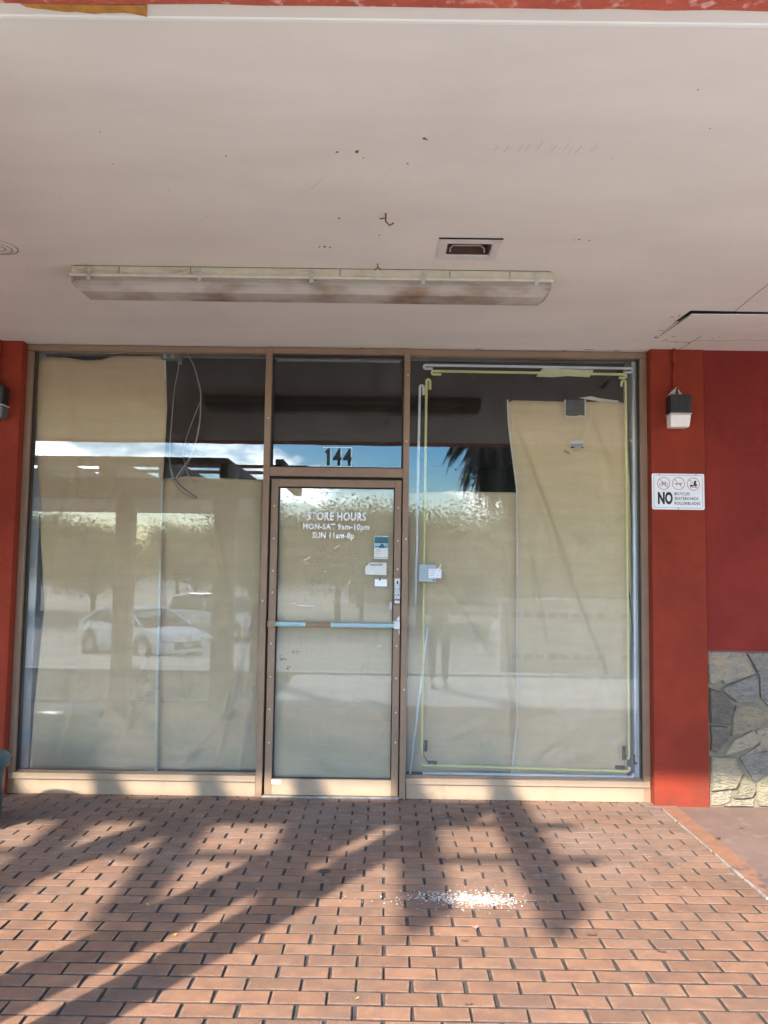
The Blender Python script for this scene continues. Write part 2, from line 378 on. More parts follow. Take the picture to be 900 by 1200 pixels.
# soffit with the recess for the vent: vent hole x .264..468, y -1.95..-1.79
sf = MB()
gx = [-9, .264, .470, 12]; gy = [.35, -1.79, -1.945, -3.566]
for y_ in gy:
    for x_ in gx: sf.v.append((x_, y_, zc(y_)))
for y_ in gy:
    for x_ in gx: sf.v.append((x_, y_, zc(y_)+.28))
for j in range(3):
    for i in range(3):
        if i == 1 and j == 1: continue
        a = j*4+i; sf.f.append((a, a+1, a+5, a+4)); sf.f.append((a+16, a+20, a+21, a+17))
for a, b2 in ((5, 6), (6, 10), (10, 9), (9, 5)): sf.f.append((a, b2, b2+16, a+16))
for a, b2 in ((0, 3), (12, 15), (0, 12), (3, 15)): sf.f.append((a, b2, b2+16, a+16))
soffit = sf.build('canopy_soffit', soffit_m, kind='structure')
MB().box(-9, 12, -3.6, .35, 3.33, 3.45).build('canopy_roof', soffit_m, kind='structure')
def onceil(mb, pts, off=.0012, th=.0012):   # flat piece lying under the soffit, pts in xy
    n = len(pts); vs = [(x, y_, zc(y_)-off) for x, y_ in pts]+[(x, y_, zc(y_)-off+th) for x, y_ in pts]
    ar = sum(pts[i][0]*pts[(i+1) % n][1]-pts[(i+1) % n][0]*pts[i][1] for i in range(n)); idx = list(range(n)) if ar < 0 else list(range(n))[::-1]
    mb.add(vs, [tuple(idx)]+[(idx[k], idx[k]+n, idx[(k+1) % n]+n, idx[(k+1) % n]) for k in range(n)])
    return mb
# drip screed near the outer edge (light bead), then the red fascia
bead = MB(); bead.add([(-9, -3.508, zc(-3.508)-.003), (12, -3.508, zc(-3.508)-.003), (12, -3.498, zc(-3.498)-.004), (-9, -3.498, zc(-3.498)-.004), (-9, -3.512, zc(-3.512)), (12, -3.512, zc(-3.512)), (-9, -3.494, zc(-3.494)), (12, -3.494, zc(-3.494))], [(0, 1, 2, 3), (4, 5, 1, 0), (3, 2, 7, 6)])
bead.build('edge_bead', mat('pale_bead', (.70, .68, .62), .6), soffit)
fas_m = mat('red_fascia', (.50, .10, .055), .8, .3, 8, .9, 60, dist=.006)
mix_in(fas_m, (.75, .45, .38), 18, .55, .65, seed=4, amount=.7)
fb = MB(); N = 160
for i in range(N+1):
    x = -9+21*i/N; j = random.uniform(-.004, .004)
    fb.v += [(x, -3.5675+j*.5, 2.972+random.uniform(-.003, .003)), (x, -3.75, 2.965+j), (x, -3.75, 3.9), (x, -3.5675, 3.9)]
for i in range(N):
    for k in range(4): fb.f.append((i*4+k, i*4+(k+1) % 4, i*4+4+(k+1) % 4, i*4+4+k))
tag(fb.build('canopy_fascia', fas_m), 'rough red stucco fascia along the outer edge of the canopy', 'fascia')
rust_m = mat('orange_stain', (.50, .235, .04), .85, .5, 30, c2=(.30, .13, .03))
pts = [(-.99+i*.021+random.uniform(-.006, .006), -3.505+random.uniform(-.012, .01)+(.0 if i > 3 else -.03)) for i in range(15)]
onceil(MB(), [(-.98, -3.562)]+[(-.97+i*.025, -3.548+min(i, 5)*.004+random.uniform(-.004, .004)) for i in range(12)]+[(-.66, -3.515), (-.645, -3.562)], .0055, .001).build('paint_patch', rust_m, soffit)

# vent
v = thing('ceiling_vent', 'small square recessed soffit vent with rusty throat behind the light', 'vent', (.365, -1.87, zc(-1.87)))
vf = MB(); fx0, fx1, fy0, fy1 = .222, .508, -2.0, -1.743
for x0, x1, y0, y1 in ((fx0, fx1, fy0, -1.948), (fx0, fx1, -1.787, fy1), (fx0, .262, -1.948, -1.787), (.472, fx1, -1.948, -1.787)):
    z = zc((y0+y1)/2); vf.box(x0, x1, y0, y1, z-.007, z+.004)
vf.build('frame', mat('vent_frame_paint', (.62, .58, .53), .6, .2, 12), v)
rm = mat('rusty_metal', (.13, .06, .03), .8, .6, 14, .6, 90, c2=(.035, .02, .012))
tb = MB(); z0 = zc(-1.87)
for x0, x1, y0, y1 in ((.266, .270, -1.943, -1.792), (.464, .468, -1.943, -1.792), (.27, .464, -1.943, -1.939), (.27, .464, -1.796, -1.792)): tb.box(x0, x1, y0, y1, z0+.003, z0+.18)
tb.box(.266, .468, -1.943, -1.792, z0+.18, z0+.185); tb.build('throat', rm, v)
lg = MB().tube([(.285, -1.80, z0+.012), (.285, -1.80, z0+.03), (.30, -1.80, z0+.045), (.43, -1.80, z0+.045), (.448, -1.80, z0+.03), (.448, -1.80, z0+.012)], .004, 6); lg.build('wire_grille', mat('grey_wire', (.45, .42, .38), .5), v, True)
MB().box(fx0-.002, fx1+.002, -2.0025, -2.0005, z0-.010, z0+.001).build('shade_strip', dark_m, v)  # dark strip standing in for the shadow line along the vent frame
bx('damper', rm, v, .28, .455, -1.90, -1.80, z0+.12, z0+.125, 0)
# ceiling round cover, hook, stains as thin real chips and cracks
rc = MB(); rc.lathe([(0.001, -.004), (.03, -.004), (.034, -.006), (.06, -.006), (.065, -.003), (.085, -.002), (.09, 0.002)], (-1.862, -1.815, zc(-1.815)), 28)
tag(rc.build('ceiling_cover', soffit_m, smooth=True), 'round painted cover plate with rings on the soffit at the left', 'cover plate')
ccv = [o for o in bpy.data.objects if o.name == 'ceiling_cover'][0]
for rr_, off in ((.0875, .0025), (.062, .0062), (.033, .0068)): link('groove_ring', (lambda q: (lambda me: (me.from_pydata(q.v, [], q.f), me)[1])(bpy.data.meshes.new('groove_ring')))(MB().lathe([(rr_, -off), (rr_+.0025, -off-.0004), (rr_+.005, -off)], (-1.862, -1.815, zc(-1.815)), 28)), mat('groove_grime', (.20, .15, .12), .9), ccv)
hk = MB().tube([(-.02, -2.256, zc(-2.256)), (-.02, -2.256, zc(-2.25)-.035), (-.004, -2.262, zc(-2.25)-.055), (.012, -2.25, zc(-2.25)-.04)], .0035, 6).tube([(-.02, -2.256, zc(-2.256)-.02), (-.045, -2.27, zc(-2.25)-.03)], .003, 5)
tag(hk.build('ceiling_hook', mat('rusty_hook', (.10, .05, .03), .8)), 'small rusty hook left hanging alone from the soffit', 'hook')
hk2 = MB().tube([(-.06, -1.66, zc(-1.66)), (-.06, -1.66, zc(-1.66)-.02), (-.075, -1.665, zc(-1.66)-.035)], .003, 5).tube([(-.06, -1.66, zc(-1.66)-.018), (-.042, -1.665, zc(-1.66)-.034)], .003, 5)
tag(hk2.build('ceiling_hook', MAT['rusty_hook']), 'tiny rusty wire hook beside the fluorescent light housing', 'hook')
ch = MB()
def chip(cx, cy, r, mb=ch, n=7, e=1):
    onceil(mb, [(cx+r*e*math.cos(2*PI*k/n)*random.uniform(.5, 1.2), cy+r*math.sin(2*PI*k/n)*random.uniform(.5, 1.2)) for k in range(n)])
for cx, cy, r in ((-.194, -2.778, .006), (-.124, -2.78, .008), (-.12, -2.79, .004), (.112, -2.882, .008), (.12, -2.875, .005), (-.307, -1.873, .008), (-.33, -1.87, .006), (-.28, -1.868, .007), (.06, -2.7, .006), (-1.0, -2.9, .003), (.85, -2.0, .007), (.9, -1.99, .005), (.83, -1.995, .004), (-.22, -2.2, .006), (-.05, -2.02, .005)): chip(cx, cy, r)
for i in range(30): chip(random.uniform(-1.9, 2), random.uniform(-3.4, -.2), random.uniform(.0012, .0035))
for i in range(26):   # rust spots close to the sagging panel
    a_ = random.random(); chip(1.66+a_*.5, -.2-random.random()*.75, random.uniform(.002, .006), e=3)
for cx, cy, L_ in ((.60, -.03, .05), (1.2, -.02, .03), (1.35, -.05, .06), (1.55, -.03, .05), (-.2, -.02, .03)): onceil(ch, [(cx, cy), (cx+L_, cy+.006), (cx+L_, cy+.012), (cx, cy+.01)])
ch.build('paint_chips', mat('rusty_chip', (.13, .075, .05), .9, .4, 60), soffit)
def crack(pts, w, mb):
    for (ax, ay), (bx2, by2) in zip(pts, pts[1:]):
        d = Vector((bx2-ax, by2-ay)).normalized(); nn = Vector((-d.y, d.x))*w/2
        onceil(mb, [(ax+nn.x, ay+nn.y), (bx2+nn.x, by2+nn.y), (bx2-nn.x, by2-nn.y), (ax-nn.x, ay-nn.y)], .001, .001)
def jag(a, b, n, amp):
    return [(a[0]+(b[0]-a[0])*i/n+(random.uniform(-amp, amp) if 0 < i < n else 0), a[1]+(b[1]-a[1])*i/n+(random.uniform(-amp, amp) if 0 < i < n else 0)) for i in range(n+1)]
ck = MB()
crack(jag((1.742, -.41), (1.728, -.80), 8, .002), .004, ck); crack(jag((1.992, -.965), (1.96, -1.5), 6, .001), .004, ck)
crack(jag((1.985, -.05), (2.0, -.42), 7, .006), .005, ck); crack(jag((2.0, -.30), (2.5, -.36), 9, .01), .003, ck); crack(jag((1.80, -.30), (2.0, -.26), 6, .008), .003, ck)
crack(jag((1.9, -.42), (2.1, -.47), 6, .008), .003, ck)
ck.build('crack', mat('crack_brown', (.20, .12, .09), .9), soffit)
# scuffs
sc = MB()
for i in range(13):
    x = .36+i*.030; L_ = random.uniform(.03, .07); x += random.uniform(-.012, .012); y1 = -2.80+random.uniform(-.015, .02); w_ = random.uniform(.002, .006); onceil(sc, [(x, y1), (x+w_, y1), (x+.010+w_, y1-L_), (x+.010, y1-L_)], .0008, .0006)
sc.build('scuff', mat('grey_scuff', (.54, .52, .47), .8), soffit)
sw = MB()
for i in range(18):
    x = -.42+i*.03; y1 = -2.55+random.uniform(-.05, .12); L_ = random.uniform(.05, .16); onceil(sw, jag((x, y1), (x+.05, y1-L_), 3, .004)+jag((x+.0535, y1-L_), (x+.002, y1), 3, .003), .0008, .0006)
sw.build('brush_mark', mat('pale_scuff', (.71, .69, .63), .8), soffit)
# sagging access panel on the right with a dark opening
ap = MB(); z_ = zc(-.93)
MB().add([(1.735, -.965, zc(-.965)-.001), (2.6, -.945, zc(-.945)-.001), (2.6, -.93, zc(-.93)-.001), (1.762, -.915, zc(-.915)-.001), (1.745, -.74, zc(-.74)-.001), (1.728, -.76, zc(-.76)-.001)], [(0, 1, 2, 3, 4, 5)]).build('panel_gap', dark_m, soffit)
ap.v = [(1.748, -.945, z_-.020), (2.6, -.925, z_-.008), (2.6, -.42, zc(-.42)-.002), (1.748, -.42, zc(-.42)-.001), (1.748, -.945, z_-.014), (2.6, -.925, z_-.002), (2.6, -.42, zc(-.42)), (1.748, -.42, zc(-.42))]
ap.f = [(0, 3, 2, 1), (0, 1, 5, 4), (3, 0, 4, 7), (1, 2, 6, 5)]
ap.build('sagging_panel', soffit_m, soffit)

# walls: piers, red wall, stone, left
PYF = -.08
pr = bx('red_pier', red_m, None, 1.786, 2.148, PYF, .3, -.02, zc(-.04)+.1, .004); tag(pr, 'red stucco pier to the right of the shop window carrying the small sign', 'pier')
pl_ = bx('red_pier', red_m, None, -3.4, -2.505, PYF, .3, -.02, zc(-.04)+.1, .004); tag(pl_, 'red stucco pier at the left edge beside the papered window', 'pier')
red2_m = mat('crimson_panel_paint', (.205, .024, .016), .8, .22, 3, .9, 140, dist=.005, spec=.2, c2=(.15, .018, .012)); mix_in(red2_m, (.36, .15, .11), 40, .71, .79, seed=2, amount=.5)
rw = bx('red_wall', red2_m, None, 2.152, 9, PYF+.012, .3, 1.012, zc(-.04)+.1, .002); tag(rw, 'red panelled wall above the stone facing at the right edge', 'wall')
MB().box(2.1485, 2.152, PYF+.02, .2, 1.0, 3.1).build('wall_joint', dark_m, rw)
bx('metal_flashing', mat('dark_flashing', (.12, .05, .035), .6), rw, 2.150, 9, PYF+.004, PYF+.011, 1.001, 1.014, 0)
stw_m = mat('stone_mortar', (.20, .18, .125), .9, .3, 12, .8, 90)
sw_ = bx('stone_wall', stw_m, None, 2.150, 9, PYF+.018, .3, -.02, 1.0, 0); tag(sw_, 'flagstone faced low wall below the red wall at the right edge', 'wall')
stone_mats = []
for i, (c, c2) in enumerate([((.30, .285, .255), (.44, .37, .26)), ((.185, .19, .195), (.33, .31, .27)), ((.20, .175, .14), (.10, .095, .09)), ((.36, .32, .215), (.22, .21, .18)), ((.36, .35, .32), (.42, .34, .22)), ((.42, .38, .26), (.27, .25, .21))]):
    mm = mat('flagstone_'+'abcdef'[i], c, .75, .5, 16, 1.0, 38, c2=c2, stretch=(1, 1, 2.2), dist=.02, detail=8, coords='World')
    mix_in(mm, (.42, .24, .12), 9, .62, .75, seed=i*3, amount=.7); mix_in(mm, (.06, .06, .065), 26, .54, .66, seed=i*5+1, amount=.5); stone_mats.append(mm)
    for q in mm.node_tree.nodes:
        if q.type == 'VALTORGB':
            for e in q.color_ramp.elements: e.color = (e.color[0]*.70, e.color[1]*.66, e.color[2]*.58, 1)
def stone(poly, mi, seed=0):
    poly = [(x*.986, 1.497+(z-1.497)*.986) for x, z in poly]
    cx = sum(p_[0] for p_ in poly)/len(poly); cz = sum(p_[1] for p_ in poly)/len(poly)
    rn = random.Random(seed); P_ = []
    for i in range(len(poly)):
        a, b = poly[i], poly[(i+1) % len(poly)]; P_.append(a); 
        if len(poly) < 8: P_.append(((a[0]+b[0])/2+rn.uniform(-.006, .006), (a[1]+b[1])/2+rn.uniform(-.006, .006)))
    n = len(P_); d = rn.uniform(.006, .028); sx, sz = rn.uniform(-.02, .02), rn.uniform(-.03, .03)
    mb = MB(); y0 = PYF+.018
    mb.v = [(x, y0+.004, z) for x, z in P_]+[(cx+(x-cx)*.985, y0-d*.6, cz+(z-cz)*.985) for x, z in P_]+[(cx+(x-cx)*.93, y0-d-.003+sx*(x-cx)+sz*(z-cz), cz+(z-cz)*.93) for x, z in P_]+[(cx, y0-d-.004, cz)]
    for r in range(2):
        for k in range(n): k2 = (k+1) % n; mb.f.append((r*n+k, r*n+k2, (r+1)*n+k2, (r+1)*n+k))
    for k in range(n): mb.f.append((2*n+k, 2*n+(k+1) % n, 3*n))
    o = mb.build('stone', stone_mats[mi], sw_)
    bm = bmesh.new(); bm.from_mesh(o.data); bmesh.ops.recalc_face_normals(bm, faces=bm.faces); bm.to_mesh(o.data); bm.free()
    return o
ST = [([(2.182, .999), (2.434, .998), (2.452, .97), (2.506, .862), (2.29, .782), (2.272, .810), (2.188, .782)], 0),
 ([(2.447, .995), (2.66, 1.0), (2.66, .60), (2.58, .635), (2.535, .686), (2.528, .824), (2.515, .865)], 1),
 ([(2.29, .768), (2.496, .848), (2.522, .82), (2.520, .70), (2.49, .665), (2.372, .662), (2.268, .745)], 1),
 ([(2.190, .762), (2.262, .735), (2.353, .640), (2.318, .512), (2.190, .522)], 2),
 ([(2.364, .648), (2.49, .652), (2.575, .622), (2.60, .545), (2.53, .50), (2.331, .437), (2.338, .555)], 3),
 ([(2.190, .512), (2.306, .502), (2.320, .44), (2.232, .330), (2.190, .345)], 2),
 ([(2.275, .308), (2.340, .413), (2.480, .488), (2.545, .421), (2.469, .374), (2.338, .325)], 4),
 ([(2.50, .483), (2.62, .53), (2.64, .35), (2.56, .35), (2.435, .32), (2.40, .300), (2.478, .361), (2.560, .415)], 0),
 ([(2.382, .298), (2.42, .318), (2.57, .345), (2.66, .33), (2.62, .23), (2.485, .135), (2.42, .232)], 1),
 ([(2.192, .31), (2.27, .30), (2.356, .303), (2.402, .195), (2.353, .095), (2.192, .075)], 5),
 ([(2.407, .185), (2.474, .137), (2.484, .088), (2.453, .045), (2.338, .036), (2.371, .094)], 3),
 ([(2.192, .065), (2.328, .086), (2.315, .012), (2.250, -.016), (2.19, -.016)], 4),
 ([(2.328, .008), (2.343, .026), (2.478, .036), (2.474, -.016), (2.27, -.018)], 4),
 ([(2.495, .125), (2.62, .215), (2.70, .15), (2.70, -.012), (2.507, -.016), (2.490, .045)], 5)]
for i, (pp, mi) in enumerate(ST): stone(pp, mi, i)
for i in range(60):      # the facing carries on out of the frame
    cx = 2.82+(i % 12)*.24; cz = .1+(i//12)*.195; n = 7
    stone([(cx+(.115+random.uniform(-.01, .01))*math.cos(2*PI*k/n+i)*1.05, cz+(.09+random.uniform(-.008, .008))*math.sin(2*PI*k/n+i)) for k in range(n)], i % 6, 50+i)
# building above / behind
MB().box(-9, -3.4, -.05, .3, -.1, 3.2).build('side_wall', red_m, kind='structure')
# interior
rmw = MB()
X0, X1, Y1_, Z1_ = -2.56, 1.84, 7.0, 3.06
for b_ in ((X0-.1, X0, .31, Y1_, -.1, Z1_+.4), (X1, X1+.1, .31, Y1_, -.1, Z1_+.4), (X0-.1, X1+.1, Y1_, Y1_+.1, -.1, Z1_+.4)): rmw.box(*b_)
rmw.build('shop_walls', roomdark_m, kind='structure')
bx('shop_floor', roomdark_m, None, X0, X1, .3, Y1_, -.2, .0, 0, 'structure'); bx('shop_ceiling', roomdark_m, None, X0, X1, .351, Y1_, 3.14, 3.3, 0, 'structure')
rev_m = mat('white_reveal', (.80, .85, .86), .6, .25, 4, .3, 40, stretch=(1, 1, .3))
mix_in(rev_m, (.40, .44, .45), 6, .55, .75, (1, 1, .3), seed=3, amount=.6)
bx('window_reveal', rev_m, None, 1.712, 1.86, .098, .31, .0, 3.03, .003, 'structure')
bx('window_reveal', rev_m, None, -2.6, -2.425, .125, .31, .0, 3.03, .003, 'structure')

# ------------------------------------------------------------------ shop front
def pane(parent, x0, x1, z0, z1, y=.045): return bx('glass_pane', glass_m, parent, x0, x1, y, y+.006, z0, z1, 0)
def base(parent, x0, x1):
    bx('sill', base_m, parent, x0, x1, -.012, .08, .098, .137, .002)
    bx('base_panel', base_m, parent, x0+.002, x1-.002, .0, .08, .0, .0975, .001)
    bx('glazing_bead', frame_m, parent, x0+.045 if x0 < -2 else x0, x1-.04 if x1 > 1 else x1, .028, .043, .1375, .149, .001)
gasket = mat('black_gasket', (.02, .018, .017), .7)
lw_ = thing('shop_window', 'large papered shop window left of the door with hanging wires', 'window', (-1.66, 0, 0))
bx('jamb', frame_m, lw_, -2.503, -2.462, -.005, .09, .0, 3.0)
bx('head', frame_m, lw_, -2.503, -.848, -.005, .09, 3.004, 3.045)
base(lw_, -2.50, -.849)
bx('gasket', gasket, lw_, -2.461, -2.457, .02, .044, .139, 3.003, 0)
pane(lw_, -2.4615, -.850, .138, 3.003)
rw_ = thing('shop_window', 'large papered shop window right of the door, framed by neon tubes', 'window', (.95, 0, 0))
bx('jamb', frame_m, rw_, 1.738, 1.784, -.005, .09, .0, 3.0)
bx('head', frame_m, rw_, .152, 1.784, -.005, .09, 3.004, 3.045)
base(rw_, .153, 1.780)
bx('gasket', gasket, rw_, 1.734, 1.737, .02, .044, .139, 3.003, 0)
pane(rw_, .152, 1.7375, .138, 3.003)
df = thing('door_frame', 'brown metal door frame with glazed transom numbered 144', 'door frame', (-.35, 0, 0))
bx('mullion', frame_m, df, -.847, -.804, -.018, .1, .0, 3.045, .003); bx('mullion', frame_m, df, .110, .151, -.018, .1, .0, 3.045, .003)
bx('head', frame_m, df, -.8035, .1095, -.016, .1, 3.004, 3.045); bx('transom_bar', frame_m, df, -.8035, .1095, -.016, .1, 2.150, 2.212, .002)
for x0, x1, z0, z1 in ((-.8035, -.793, 2.2125, 3.0035), (.098, .1095, 2.2125, 3.0035), (-.793, .098, 2.2125, 2.222), (-.793, .098, 2.990, 3.0035)): bx('glazing_bead', gasket, df, x0, x1, .02, .044, z0, z1, 0)
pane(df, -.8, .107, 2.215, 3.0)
bx('blind_rail', mat('grey_rail', (.35, .34, .32), .6, .4, 12), df, -.78, .08, .055, .075, 2.968, 2.982, .001)
bx('threshold', mat('worn_aluminium', (.38, .36, .33), .45, .4, 20, .4, 100, metal=.6, c2=(.2, .18, .16)), df, -.8035, .1095, -.03, .1, .0, .014, .003)
bx('door_stop', gasket, df, -.8035, -.790, .03, .06, .015, 2.149, 0); bx('door_stop', gasket, df, .1025, .1095, .03, .06, .015, 2.149, 0); bx('door_stop', gasket, df, -.790, .1025, .03, .06, 2.133, 2.149, 0)
for i, xx in enumerate((-.442, -.379, -.309)):
    w = (.058, .064, .066)[i]
    if i == 0: MB().prism([(xx+.024, 2.236), (xx+.044, 2.236), (xx+.044, 2.354), (xx+.030, 2.354), (xx+.026, 2.343), (xx+.012, 2.334), (xx+.012, 2.318), (xx+.024, 2.322)], .0422, .0430).build('digit', black_m, df); continue
    text('digit', '144'[i], black_m, df, xx+(.006 if i == 0 else .003), xx+w-(.014 if i == 0 else .003), 2.236, 2.354, .0428, (.008 if i == 0 else .025), 0, .0008)
for i, (a, b) in enumerate(((-.444, -.388), (-.384, -.318), (-.314, -.245))):
    for z0, z1 in ((2.226, 2.229), (2.359, 2.362)): bx('number_edge', white_m, df, a, b, .0436, .0446, z0, z1, 0)
    bx('number_edge', white_m, df, b-.002, b, .0436, .0446, 2.2292, 2.3588, 0)
dr = thing('shop_door', 'glazed shop door with brown paint, store hours lettering and worn push bar', 'door', (-.79, 0, 0))
bx('stile', frame_m, dr, -.789, -.742, -.006, .05, .016, 2.131, .002); bx('stile', frame_m, dr, .056, .1015, -.006, .05, .016, 2.131, .002)
bx('top_rail', frame_m, dr, -.7415, .0555, -.004, .05, 2.080, 2.131, .002)
bx('bottom_rail', base_m, dr, -.7415, .0555, -.004, .05, .016, .118, .002)
for x0, x1, z0, z1 in ((-.7415, -.735, .1185, 2.0795), (.049, .0555, .1185, 2.0795), (-.735, .049, .1185, .126), (-.735, .049, 2.073, 2.0795)): bx('glazing_bead', gasket, dr, x0, x1, .018, .0305, z0, z1, 0)
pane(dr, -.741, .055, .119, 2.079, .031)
bar_m = mat('worn_bar', (.42, .47, .48), .45, .6, 7, .3, 90, metal=.3, c2=(.10, .36, .40), stretch=(1, 1, 6), coords='World')
bx('push_bar', bar_m, dr, -.735, -.530, -.05, -.025, 1.131, 1.163, .006); bx('push_bar', frame_m, dr, -.5295, -.365, -.0495, -.0255, 1.130, 1.161, .006); bx('push_bar', bar_m, dr, -.3645, .090, -.05, -.025, 1.129, 1.161, .006)
bx('bar_bracket', frame_m, dr, -.790, -.736, -.05, -.0065, 1.125, 1.168, .004); bx('bar_bracket', mat('bright_steel', (.6, .6, .6), .3, .3, 30, metal=.8), dr, .062, .100, -.052, -.0065, 1.122, 1.18, .004)
bk = MB().prism([(.052, 1.178), (.07, 1.165), (.082, 1.19), (.098, 1.215), (.099, 1.09), (.094, 1.085), (.09, 1.15), (.075, 1.135), (.056, 1.14)], -.012, -.0065); bk.build('chipped_plate', mat('white_chip', (.75, .72, .72), .7), dr)
steel = MAT['bright_steel']
bx('lock_plate', mat('scratched_plate', (.55, .55, .53), .4, .5, 40, metal=.5, c2=(.2, .2, .2), coords='World'), dr, .062, .0985, -.011, -.0065, 1.325, 1.462, .002)
MB().lathe([(.0015, -.016), (.008, -.017), (.016, -.015), (.019, -.008), (.019, .0)], (.081, -.006, 1.303), 20, 'y').build('lock_cylinder', steel, dr, True)
bx('keyhole', black_m, dr, .0795, .0825, -.0235, -.0225, 1.296, 1.308, 0)
bx('keyhole', black_m, dr, .084, .092, -.0125, -.0112, 1.345, 1.358, .001)
bx('slot', black_m, dr, .076, .086, -.0125, -.0112, 1.425, 1.445, .001)
scr = None
for x, z in [(-.766, zz) for zz in (1.944, 1.722, 1.502, 1.357, 1.013, .791, .576, .356)]+[(.081, zz) for zz in (1.944, 1.717, 1.525, 1.008, .792, .566, .369)]:
    if scr is None: s_ = MB().lathe([(.0005, -.0035), (.005, -.003), (.0065, -.0015), (.0068, .0)], (0, 0, 0), 10, 'y'); me_s = bpy.data.meshes.new('screw'); me_s.from_pydata(s_.v, [], s_.f); me_s.materials.append(steel); scr = me_s
    o = bpy.data.objects.new('screw', scr); COL.objects.link(o); o.location = (x, -.0062, z); child(o, dr); 
for x, z in ((.135, 1.73), (.136, 2.86), (.135, .72), (.13, 2.4), (-.82, 2.55), (-.83, 1.3)):
    o = bpy.data.objects.new('screw', scr); COL.objects.link(o); o.location = (x, -.0182, z); child(o, df)
# lettering on the door glass
YL = .0300
def hand(s, x0, x1, z0, z1, lowers):
    text('lettering', s, white_m, dr, x0, x1, z0, z1, YL, .040, .06, .0006, 1.1)
hand('STORE HOURS', -.545, -.140, 1.851, 1.912, 0)
hand('MON-SAT 9am-10pm', -.573, -.115, 1.778, 1.832, 0)
hand('SUN 11am-8p', -.507, -.220, 1.716, 1.772, 0)
teal = mat('teal_print', (.03, .13, .18), .5, .3, 20); lb = mat('pale_blue_print', (.30, .52, .60), .5, .3, 30); offw = mat('off_white_sticker', (.70, .71, .67), .6, .15, 20); greyp = mat('grey_print', (.40, .42, .40), .6, .5, 60)
def decal(name, m_, par, x0, x1, z0, z1, y, rot=0):
    o = bx(name, m_, None, x0-(x0+x1)/2, x1-(x0+x1)/2, -.0004, .0004, z0-(z0+z1)/2, z1-(z0+z1)/2, 0); o.location = ((x0+x1)/2, y, (z0+z1)/2); o.rotation_euler.y = rot
    child(o, par); return o
st = decal('sticker', offw, dr, -.082, .016, 1.594, 1.752, .0302)
for nm, m_, a, b, c, d, yy_ in (('band', teal, -.080, .015, 1.700, 1.745, .0296), ('band', lb, -.080, .015, 1.668, 1.698, .0296), ('band', teal, -.078, .012, 1.676, 1.681, .0288), ('print_line', lb, -.070, -.02, 1.745, 1.748, .0288), ('band', lb, -.080, .015, 1.6, 1.606, .0296), ('print_line', greyp, -.070, -.045, 1.655, 1.658, .0296), ('print_line', greyp, -.070, -.035, 1.645, 1.648, .0296), ('print_line', greyp, -.070, -.05, 1.628, 1.631, .0296)): decal(nm, m_, st, a, b, c, d, yy_)
MB().prism([(-.05, 1.668), (-.04, 1.69), (-.028, 1.70), (-.015, 1.69), (-.005, 1.668)], .0285, .0292).build('emblem', teal, st)
st = MB().prism([(-.140, 1.486), (.006, 1.484), (.005, 1.568), (-.115, 1.568), (-.115, 1.555), (-.140, 1.54)], .0298, .0306).build('sticker', offw, dr); decal('print_line', greyp, st, -.108, -.02, 1.548, 1.560, .0292); decal('print_line', greyp, st, -.098, -.06, 1.545, 1.554, .0287)
st = decal('sticker', mat('white_sticker', (.82, .86, .86), .5), dr, -.073, .010, 1.402, 1.455, .0302); MB().prism([(-.045, 1.447), (-.032, 1.447), (-.036, 1.465), (-.044, 1.463)], .0285, .0295).build('tab', teal, st); decal('band', lb, st, -.073, .010, 1.402, 1.408, .0294)
decal('sticker', mat('pink_white_sticker', (.72, .62, .66), .5, .2, 60), dr, .030, .046, 1.254, 1.303, .016, 0)
decal('sticker', white_m, dr, -.742, -.680, .086, .112, -.0045, .03)
# scratches etched on the door glass
sc_ = MB()
for x, z, L_, a_ in ((-.355, 1.66, .045, .5), (-.56, 1.575, .05, .5), (-.25, 1.42, .025, 1.1), (-.42, 1.50, .015, .2), (-.63, 1.28, .02, .1), (-.6, 1.27, .12, -.05), (-.05, 1.0, .03, .2)):
    dx, dz = math.cos(a_)*L_, math.sin(a_)*L_; sc_.prism([(x, z), (x+dx, z+dz), (x+dx-.002, z+dz+.003), (x-.002, z+.0035)], .0303, .0307)
sc_.build('scratch', white_m, dr)
gr_ = MB(); rn = random.Random(3)
for cx, cz, n, r in ((-.60, .95, 10, .012), (-.655, .95, 1, .005), (-.70, .91, 22, .016), (-.64, .845, 9, .014), (-.62, .96, 5, .01), (-.45, 1.62, 30, .06), (-.2, 1.60, 22, .05), (-.35, 1.55, 30, .12), (-.5, 1.47, 20, .1), (-.3, 1.36, 25, .2)):
    for i in range(n):
        x, z = cx+rn.gauss(0, r), cz+rn.gauss(0, r*.7); s_ = rn.uniform(.0018, .006 if cz < 1 else .0032); gr_.prism([(x-s_, z), (x, z-s_*.7), (x+s_, z+s_*.3), (x, z+s_)], .0385, .0392)
gr_.build('glue_specks', mat('dark_glue', (.09, .065, .035), .8), dr, kind='stuff')

